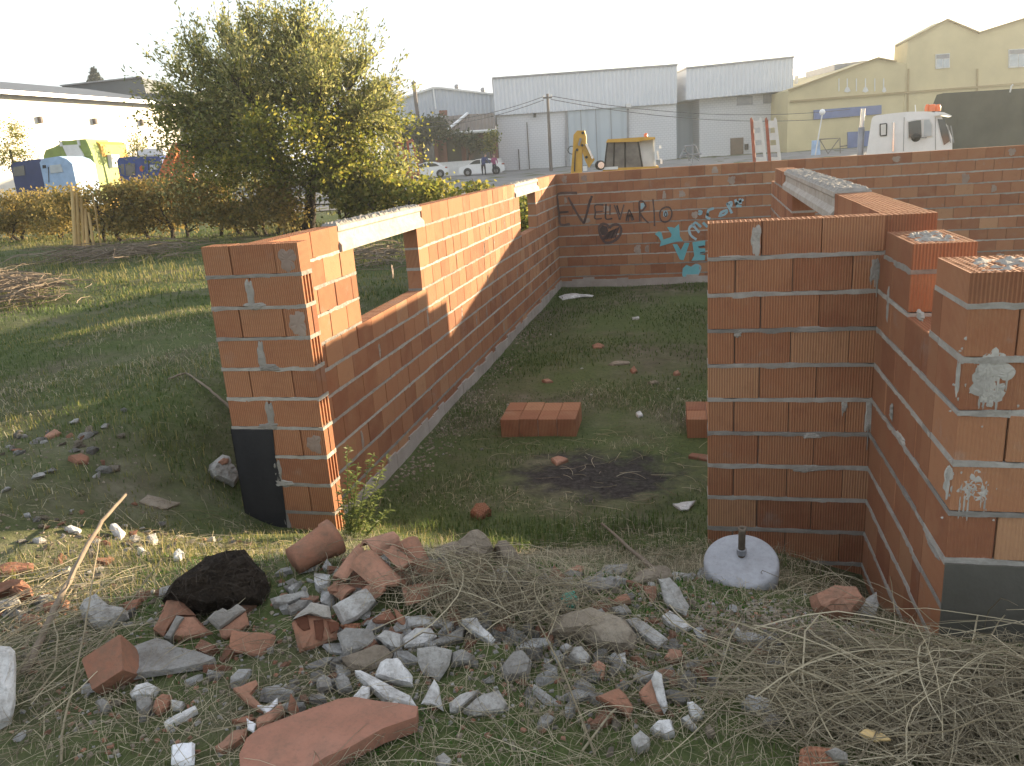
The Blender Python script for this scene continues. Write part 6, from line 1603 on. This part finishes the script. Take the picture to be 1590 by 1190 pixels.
# --- outside on the left
piece("concrete_slab", ZF([(858, 788), (910, 748), (940, 755), (1112, 795), (1030, 832), (960, 822)]), tn, "thin pinkish slab lying on bare soil outside the wall", "slab", 8, .03, .004)
ch = piece("concrete_lump", ZF([(1298, 592), (1320, 540), (1370, 500), (1412, 510), (1422, 550), (1452, 580), (1478, 640), (1440, 698), (1390, 672), (1320, 642)]), cc, "lumpy concrete chunk with a bit of brick beside the bitumen-coated wall foot", "concrete lump", 50, .14, .04)
piece("brick_bit", ZF([(1345, 545), (1375, 520), (1410, 525), (1405, 555), (1370, 565)]), tc_, None, None, 50, .02, .012, .075, parent=ch)
piece("brick_fragment", ZF([(273, 388), (340, 343), (378, 365), (300, 398)]), tc_, "orange brick piece in the shaded grass at the left", "brick fragment", 15, .06, .01)
piece("brick_fragment", ZF([(420, 512), (500, 495), (552, 520), (540, 555), (470, 552)]), tc_, "orange lump in the debris patch outside the wall", "brick fragment", 20, .06, .02)
for pts, lab in (([(680, 930), (712, 925), (775, 985), (745, 1020)], "white sunlit bar-shaped shard on the left bank"), ([(1065, 1110), (1100, 1075), (1140, 1110), (1110, 1150), (1075, 1140)], "rounded white stone on the sunlit bank"), ([(400, 945), (430, 935), (505, 965), (490, 985), (430, 970)], "sunlit orange-white shard on the left bank"),
                 ([(905, 1000), (960, 985), (975, 1030), (940, 1060)], "pale upright shard on the sunlit bank"), ([(845, 1080), (870, 1070), (905, 1105), (885, 1120)], "small pale slab on the sunlit bank"), ([(200, 1020), (250, 1010), (290, 1030), (240, 1045)], "pale flat stone in the sun at the left")):
    piece("stone_shard", ZF(pts), mb, lab, "stone", 25, .03, .01)
# --- inside the shell
for pts, mt, lab in (([(870, 540), (905, 525), (945, 540), (930, 560), (880, 560)], tc_, "orange lump in the grass at the back of the shell"), ([(975, 655), (1010, 640), (1100, 640), (1105, 652), (1000, 664)], tn, "long pale scrap lying in the middle of the grass floor"), ([(560, 755), (600, 748), (630, 765), (590, 772)], tc_, "thin orange shard behind the block stub"),
                     ([(1105, 690), (1130, 665), (1150, 700), (1120, 715)], tc_, "upright orange shard near the long pale scrap"), ([(1370, 710), (1400, 695), (1415, 715), (1385, 728)], tc_, "orange shard at the right of the grass floor"), ([(1215, 770), (1260, 758), (1285, 768), (1240, 780)], tn, "tan shard on the grass floor"), ([(1115, 372), (1160, 365), (1160, 378), (1120, 382)], mb, "small white scrap far back on the grass floor"), ([(1140, 960), (1165, 945), (1185, 970), (1155, 985)], mb, "white clod right of the block stub")):
    piece("shard", ZG(pts), mt, lab, "stone" if mt is not tc_ else "brick fragment", 18, .05, .015)
piece("plastic_sheet", ZG([(665, 240), (700, 226), (780, 222), (830, 230), (880, 232), (870, 243), (800, 242), (740, 252), (690, 262)]), mb, "crumpled white plastic sheet in the far corner of the shell", "plastic sheet", 8, .01, .03, .01, inset=.6)

# --- small stones that nothing tells apart, by patch
CW = {'concrete': 'grey', 'marble': 'whitish', 'tan': 'tan', 'terracotta': 'orange'}
def patch(name, kinds, spots_, n, size, noun, cat, group, sp=(.25, .12)):
    C = [(at(x, y), w) for x, y, w in spots_]
    for k in range(n):
        c, w = C[k % len(C)]; x = c.x + rng.gauss(0, sp[0]); y = c.y + rng.gauss(0, sp[1])
        if blocked(np.array([x]), np.array([y]))[0]: continue
        mt = kinds[rng.randrange(len(kinds))]; s = rng.uniform(*size); big = s > (size[0] + size[1]) / 2
        o = obj(name, STN[mt][rng.randrange(len(STN[mt]))], None, (x, y, h(x, y) + s * .14), (rng.uniform(-.4, .4), rng.uniform(-.4, .4), rng.uniform(0, 6.28))); o.scale = (s, s * rng.uniform(.6, 1), s)
        tag(o, ("larger " if big else "tiny ") + CW[mt] + " " + noun + " " + w, cat, group)
patch("debris_stone", ['concrete', 'terracotta', 'marble', 'tan', 'concrete'], [(30, 690, "at the left edge of the shaded debris patch"), (70, 695, "in the middle of the shaded debris patch"), (110, 700, "right of the middle of the shaded debris patch"), (140, 690, "at the right end of the shaded debris patch"), (90, 680, "at the back of the shaded debris patch")], 50, (.025, .065), "stone", "stone", "debris outside the wall", (.3, .28))
patch("debris_stone", ['marble', 'terracotta', 'tan', 'concrete'], [(90, 825, "at the left of the sunlit bank"), (150, 835, "beside the raised branch on the sunlit bank"), (200, 850, "right of the branch tip on the sunlit bank"), (250, 830, "in the middle of the sunlit bank"), (300, 850, "behind the dark clod on the sunlit bank"), (120, 860, "low on the sunlit bank")], 84, (.014, .045), "stone", "stone", "debris on the sunlit bank", (.2, .12))
patch("rubble_stone", ['concrete', 'marble', 'tan', 'terracotta'], [(480, 900, "left of the tile heap"), (560, 960, "beside the hollow brick"), (640, 960, "below the tile heap"), (700, 1000, "between the white stones"), (760, 1040, "right of the shield-shaped slab"), (850, 1000, "left of the earthy boulder"), (950, 1040, "below the earthy boulder"), (1000, 1120, "near the half brick"), (900, 900, "behind the green-painted lump"), (1060, 930, "left of the round base"), (260, 970, "among the block fragments on the left"), (100, 960, "under the dry stems at the left"), (200, 1100, "below the grey pointed slab"), (1120, 1060, "left of the straw heap")], 120, (.012, .034), "rubble stone", "stone", "small rubble of the foreground", (.14, .09))
patch("grass_stone", ['marble', 'tan', 'concrete'], [(1000, 560, "far right on the grass floor"), (960, 600, "right of the block stub"), (760, 560, "behind the block stub"), (880, 520, "in the middle of the grass floor"), (1050, 600, "near the half-hidden stub"), (700, 690, "near the foot of the long wall")], 22, (.015, .038), "stone", "stone", "stones inside the shell", (.45, .5))
def shard_mesh(mat, seed, t=.22):
    r = random.Random(seed); n = r.randrange(4, 7); a0 = r.uniform(0, 6); top = []; 
    for i in range(n):
        a = a0 + 2 * math.pi * (i + r.uniform(-.25, .25)) / n; k = r.uniform(.65, 1.0); top.append((k * math.cos(a), .7 * k * math.sin(a)))
    m = MB(); m.v = [(x, y, t + r.uniform(-.05, .05)) for x, y in top] + [(x * r.uniform(.85, 1.1), y * r.uniform(.85, 1.1), -t) for x, y in top]
    m.f = [tuple(range(n)), tuple(range(2 * n - 1, n - 1, -1))] + [(i, i + n, (i + 1) % n + n, (i + 1) % n) for i in range(n)]
    return mesh("shard", m.v, m.f, M[mat])
for j, k in enumerate(('concrete', 'marble', 'tan', 'terracotta')): STN[k] = [shard_mesh(k, 70 + 9 * j + i, tt) for i, tt in enumerate((.2, .14, .3, .42, .25))]
STN = {k: v * 1 for k, v in STN.items()}
patch("rubble_shard", ['terracotta', 'marble', 'concrete', 'terracotta', 'marble', 'marble', 'concrete'], [(470, 940, "beside the dark clod"), (530, 930, "at the left foot of the tile heap"), (600, 985, "above the square grey slab"), (720, 960, "in the straw right of the tile heap"), (780, 1000, "at the right of the white stones"), (840, 900, "on the crest behind the straw"), (960, 905, "on the crest left of the stick"), (1010, 990, "right of the sloping grey slab"), (1060, 1060, "in the grass right of the half brick"), (330, 1030, "in front of the smooth orange block piece"), (150, 900, "behind the stems on the left bank"), (40, 950, "at the left edge below the curved tile"), (450, 1080, "left of the two grey stones"), (880, 1080, "left of the large orange brick piece"), (690, 890, "at the far right of the tile heap"), (1180, 1010, "on the bare soil below the round base"), (560, 1030, "below the tan speckled slab"), (640, 1000, "among the white stones"), (500, 890, "between the clay pipe and the tile heap"), (400, 930, "in front of the dark clod"), (760, 930, "under the middle of the straw"), (880, 1010, "below the earthy boulder on the left"), (1080, 900, "just left of the round base"), (220, 930, "above the grey pointed slab")], 290, (.022, .066), "shard", "rubble", "shards of the foreground rubble", (.11, .065))
# crumbs too small to pick apart
def crumbs(name, mat, n, spots_, size, label, sp):
    C = [at(*p) for p in spots_]; m = MB(); r = random.Random(n)
    for k in range(n):
        c = C[r.randrange(len(C))]; x = c.x + r.gauss(0, sp[0]); y = c.y + r.gauss(0, sp[1])
        if blocked(np.array([x]), np.array([y]))[0]: continue
        s = r.uniform(*size); z = h(x, y); a = r.uniform(0, 6.28)
        v = []
        for (ux, uy, uz) in ((-1, -1, -.4), (1, -1, -.4), (1, 1, -.4), (-1, 1, -.4), (-.7, -.6, .7), (.8, -.7, .5), (.6, .7, .8), (-.8, .6, .5)):
            ux *= r.uniform(.6, 1.1); uy *= r.uniform(.5, .9); v.append((x + s * (ux * math.cos(a) - uy * math.sin(a)), y + s * (ux * math.sin(a) + uy * math.cos(a)), z + s * uz * r.uniform(.6, 1)))
        m.add(v, [(4, 5, 6, 7), (0, 1, 5, 4), (1, 2, 6, 5), (2, 3, 7, 6), (3, 0, 4, 7)])
    tag(m.build(name, mat), label, "gravel", kind="stuff")
FG = [(100, 960), (300, 1000), (450, 930), (520, 1040), (650, 1040), (760, 1080), (900, 1000), (1000, 1050), (1100, 990), (1150, 950), (850, 950), (250, 1120), (1000, 930), (1220, 960), (60, 1100)]
crumbs("gravel", M['concrete'], 1300, FG, (.003, .011), "grey mortar crumbs between the rubble", (.28, .14))
crumbs("gravel", M['tan'], 1100, FG, (.003, .012), "earthy crumbs between the rubble", (.28, .14))
crumbs("gravel", M['terracotta'], 700, FG, (.004, .013), "orange brick crumbs between the rubble", (.25, .13))
crumbs("gravel", M['tan'], 900, [(1130, 960), (1180, 980), (1220, 960), (1260, 970), (1160, 1000), (900, 960), (870, 990)], (.004, .013), "tan soil crumbs below the round base", (.12, .09))
crumbs("gravel", M['tan'], 520, [(120, 840), (220, 850), (320, 850), (70, 700), (130, 690), (40, 850), (420, 860)], (.004, .011), "pale crumbs on the left bank", (.3, .2))
crumbs("gravel", M['tan'], 700, [(640, 720), (690, 670), (740, 620), (780, 570), (820, 520)], (.008, .02), "pale gravel along the inner foot of the long wall", (.14, .35))

# ------------------------------------------------------------------ round base, pipe, sticks, stems
p = at(1152, 905); b0 = Vector((p.x, p.y, h(p.x, p.y)))
ub = empty("parasol_base", b0 + Vector((0, .06, 0)), 0, "round white concrete parasol base with a short rusty tube", "parasol base")
disc = MB().lathe([(0, -.05), (.155, -.05), (.158, .0), (.158, .046), (.153, .058), (.144, .063), (.10, .0655), (.0, .066)], 48).build("disc", M['disc'], ub, (0, 0, .03), (R(19), R(-3), 0), True)
tb = MB().lathe([(.0, .08), (.015, .08), (.015, .22), (.017, .222), (.017, .235), (.011, .235), (.011, .09)], 16).build("tube", M['drywood'], ub, (.0, .012, .012), (R(10), R(0), 0), True)
MB().lathe([(.021, .10), (.021, .125), (.015, .127)], 14).build("collar", M['steel'], tb)
# clay pipe piece at the wall end
a = at(458, 893, .03); ax = (RGT * .72 + FWD * .55 + Vector((0, 0, .2))).normalized(); Lp = .20
pr_ = [(0, .0), (.058, 0), (.060, .05), (.071, Lp - .04), (.078, Lp - .035), (.079, Lp), (.070, Lp), (.062, Lp - .06), (.05, .04), (0, .04)]
po = MB().lathe(pr_, 30).build("clay_pipe", M['terracotta'], None, a + Vector((0, 0, .03)), ax.to_track_quat('Z', 'Y').to_euler(), True)
tag(po, "short terracotta pipe lying at the foot of the sunlit wall end", "clay pipe")
# matted roots over the clod
cl = bpy.data.objects["soil_clod"]; rm = MB(); cr_ = random.Random(3); Vc = [v.co.copy() for v in cl.data.vertices][:-1]
for k in range(230):
    a_, b_, c_ = cr_.choice(Vc), cr_.choice(Vc), cr_.choice(Vc)
    p0 = a_.lerp(b_, cr_.uniform(0, .3)) * 1.01; d_ = Vector((cr_.gauss(0, 1), cr_.gauss(0, 1), cr_.gauss(0, .5))).normalized() * cr_.uniform(.03, .09)
    rm.tube([p0, p0 + d_ * .5 + Vector((0, 0, .008)), p0 + d_], [.0014, .0012, .0006], 3, cap=False)
rm.build("root_mat", M['bark'], cl)["kind"] = "stuff"
def stick(name, pts, rad, mat, label, cat, n=7, knots=0):
    P = [at(x, y, lf) for x, y, lf in pts]; b = P[0].copy(); Q = []
    for i in range(len(P) - 1):
        for k in range(4): Q.append(P[i].lerp(P[i + 1], k / 4) + Vector((rng.uniform(-1, 1), rng.uniform(-1, 1), rng.uniform(-1, 1))) * rad * .35 * (1 if (i or k) else 0))
    Q.append(P[-1]); m = len(Q)
    o = MB().tube([q - b for q in Q], [lerp(rad, rad * .6, i / (m - 1)) for i in range(m)], n).build(name, mat, None, b, None, True)
    return tag(o, label, cat)
stick("stick", [(1022, 898, .03), (980, 868, .06), (935, 832, .09)], .013, M['drywood'], "long grey stick leaning over the rubble crest", "stick")
stick("branch", [(40, 1052, .02), (75, 1000, .06), (110, 955, .11), (140, 910, .16), (172, 868, .20), (208, 822, .22)], .014, M['drywood'], "thick dry branch sticking up over the left bank", "branch")
stick("dry_stem", [(30, 1055, .02), (70, 1010, .06), (120, 950, .1)], .006, M['straw'], "dry stem running along the thick branch", "stem")
stick("dry_stem", [(96, 1188, .01), (98, 1150, .02), (108, 1120, .04), (116, 1098, .05), (138, 1030, .1), (152, 975, .14), (168, 900, .2)], .0042, M['straw'], "tall pale stem rising from the lower left grass", "stem")
stick("dry_stem", [(112, 1092, .03), (160, 1028, .07), (214, 965, .1), (260, 915, .14)], .0035, M['straw'], "thin pale stem slanting towards the dark clod", "stem")
stick("dry_stem", [(50, 1098, .02), (90, 1060, .05), (97, 1020, .08), (92, 1000, .1)], .0035, M['straw'], "bent pale stem near the plaster block", "stem")
stick("twig", [(370, 650, .03), (345, 630, .05), (320, 608, .05), (290, 585, .03), (262, 592, .02)], .012, M['drywood'], "grey twig leaning against the outer wall corner", "twig")
stick("dry_stem", [(925, 1178, .01), (900, 1120, .03), (870, 1050, .05), (840, 1000, .07), (812, 935, .08)], .0038, M['straw'], "long pale stem crossing the middle foreground", "stem")
stick("dry_stem", [(905, 1170, .01), (950, 1120, .03), (990, 1090, .04)], .004, M['straw'], "short thick pale stem at the bottom centre", "stem")
stick("dry_stem", [(1105, 1100, .02), (1120, 1060, .06), (1135, 1020, .08), (1150, 995, .09)], .003, M['straw'], "upright pale stem left of the straw heap", "stem")
stick("dry_stem", [(1380, 1040, .02), (1388, 1000, .08), (1382, 960, .16), (1378, 950, .2)], .0025, M['straw'], "upright pale stem before the stepped wall", "stem")
stick("dry_stem", [(1505, 1030, .06), (1518, 985, .16), (1535, 955, .22), (1560, 940, .24), (1600, 935, .24)], .0032, M['straw'], "arched bare stem in front of the dark rendered wall foot", "stem")
stick("dry_stem", [(1520, 1040, .05), (1545, 1010, .12), (1590, 975, .2)], .003, M['straw'], "second arched stem at the right edge below the first", "stem")
stick("dry_stem", [(1265, 1160, .03), (1245, 1085, .08), (1248, 1030, .12), (1270, 1012, .14), (1300, 1020, .12), (1340, 1050, .1)], .0035, M['straw'], "looping pale stem on the straw heap", "stem")
stick("dry_stem", [(540, 1065, .03), (600, 1040, .05), (660, 1010, .07), (740, 1014, .05)], .003, M['straw'], "pale stem lying across the white stones", "stem")

# ------------------------------------------------------------------ evening haze
hz = NT('evening_haze'); 
for l in list(hz.m.node_tree.links):
    if l.to_socket == hz.out.inputs[0]: hz.l.remove(l)
hz.n.remove(hz.b)
pv = hz.node('ShaderNodeVolumePrincipled'); pv.inputs['Color'].default_value = (.86, .93, 1, 1); pv.inputs['Density'].default_value = .0007; pv.inputs['Anisotropy'].default_value = .35
hz.link(pv.outputs[0], hz.out.inputs['Volume'])
hx = MB().box(-620, 620, -220, 1520, -1.6, 17.5).build("haze", hz.m); tag(hx, "thin pale evening haze in the air", "haze", kind="stuff")

# ------------------------------------------------------------------ things that share a description are told apart by their place
_by = {}
for o in scene.objects:
    if o.parent is None and "label" in o.keys() and o.get("kind") is None: _by.setdefault(o["label"], []).append(o)
def _px(o):
    d = o.location - CAM; return d.dot(CR) / max(d.dot(CF), .01)
_ord = {2: ["left of two", "right of two"], 3: ["leftmost of three", "middle of three", "rightmost of three"], 4: ["leftmost of four", "second of four", "third of four", "rightmost of four"]}
for lab, os_ in _by.items():
    if len(os_) in (5, 6):
        k = len(os_); w5 = ["leftmost", "second", "third", "fourth", "fifth", "rightmost"] if k == 6 else ["leftmost", "second", "third", "fourth", "rightmost"]
        for o, w in zip(sorted(os_, key=_px), w5): o["label"] = lab + ", " + w + " of " + {5: "five", 6: "six"}[k]
    if len(os_) in _ord:
        for o, w in zip(sorted(os_, key=_px), _ord[len(os_)]): o["label"] = lab + ", " + w
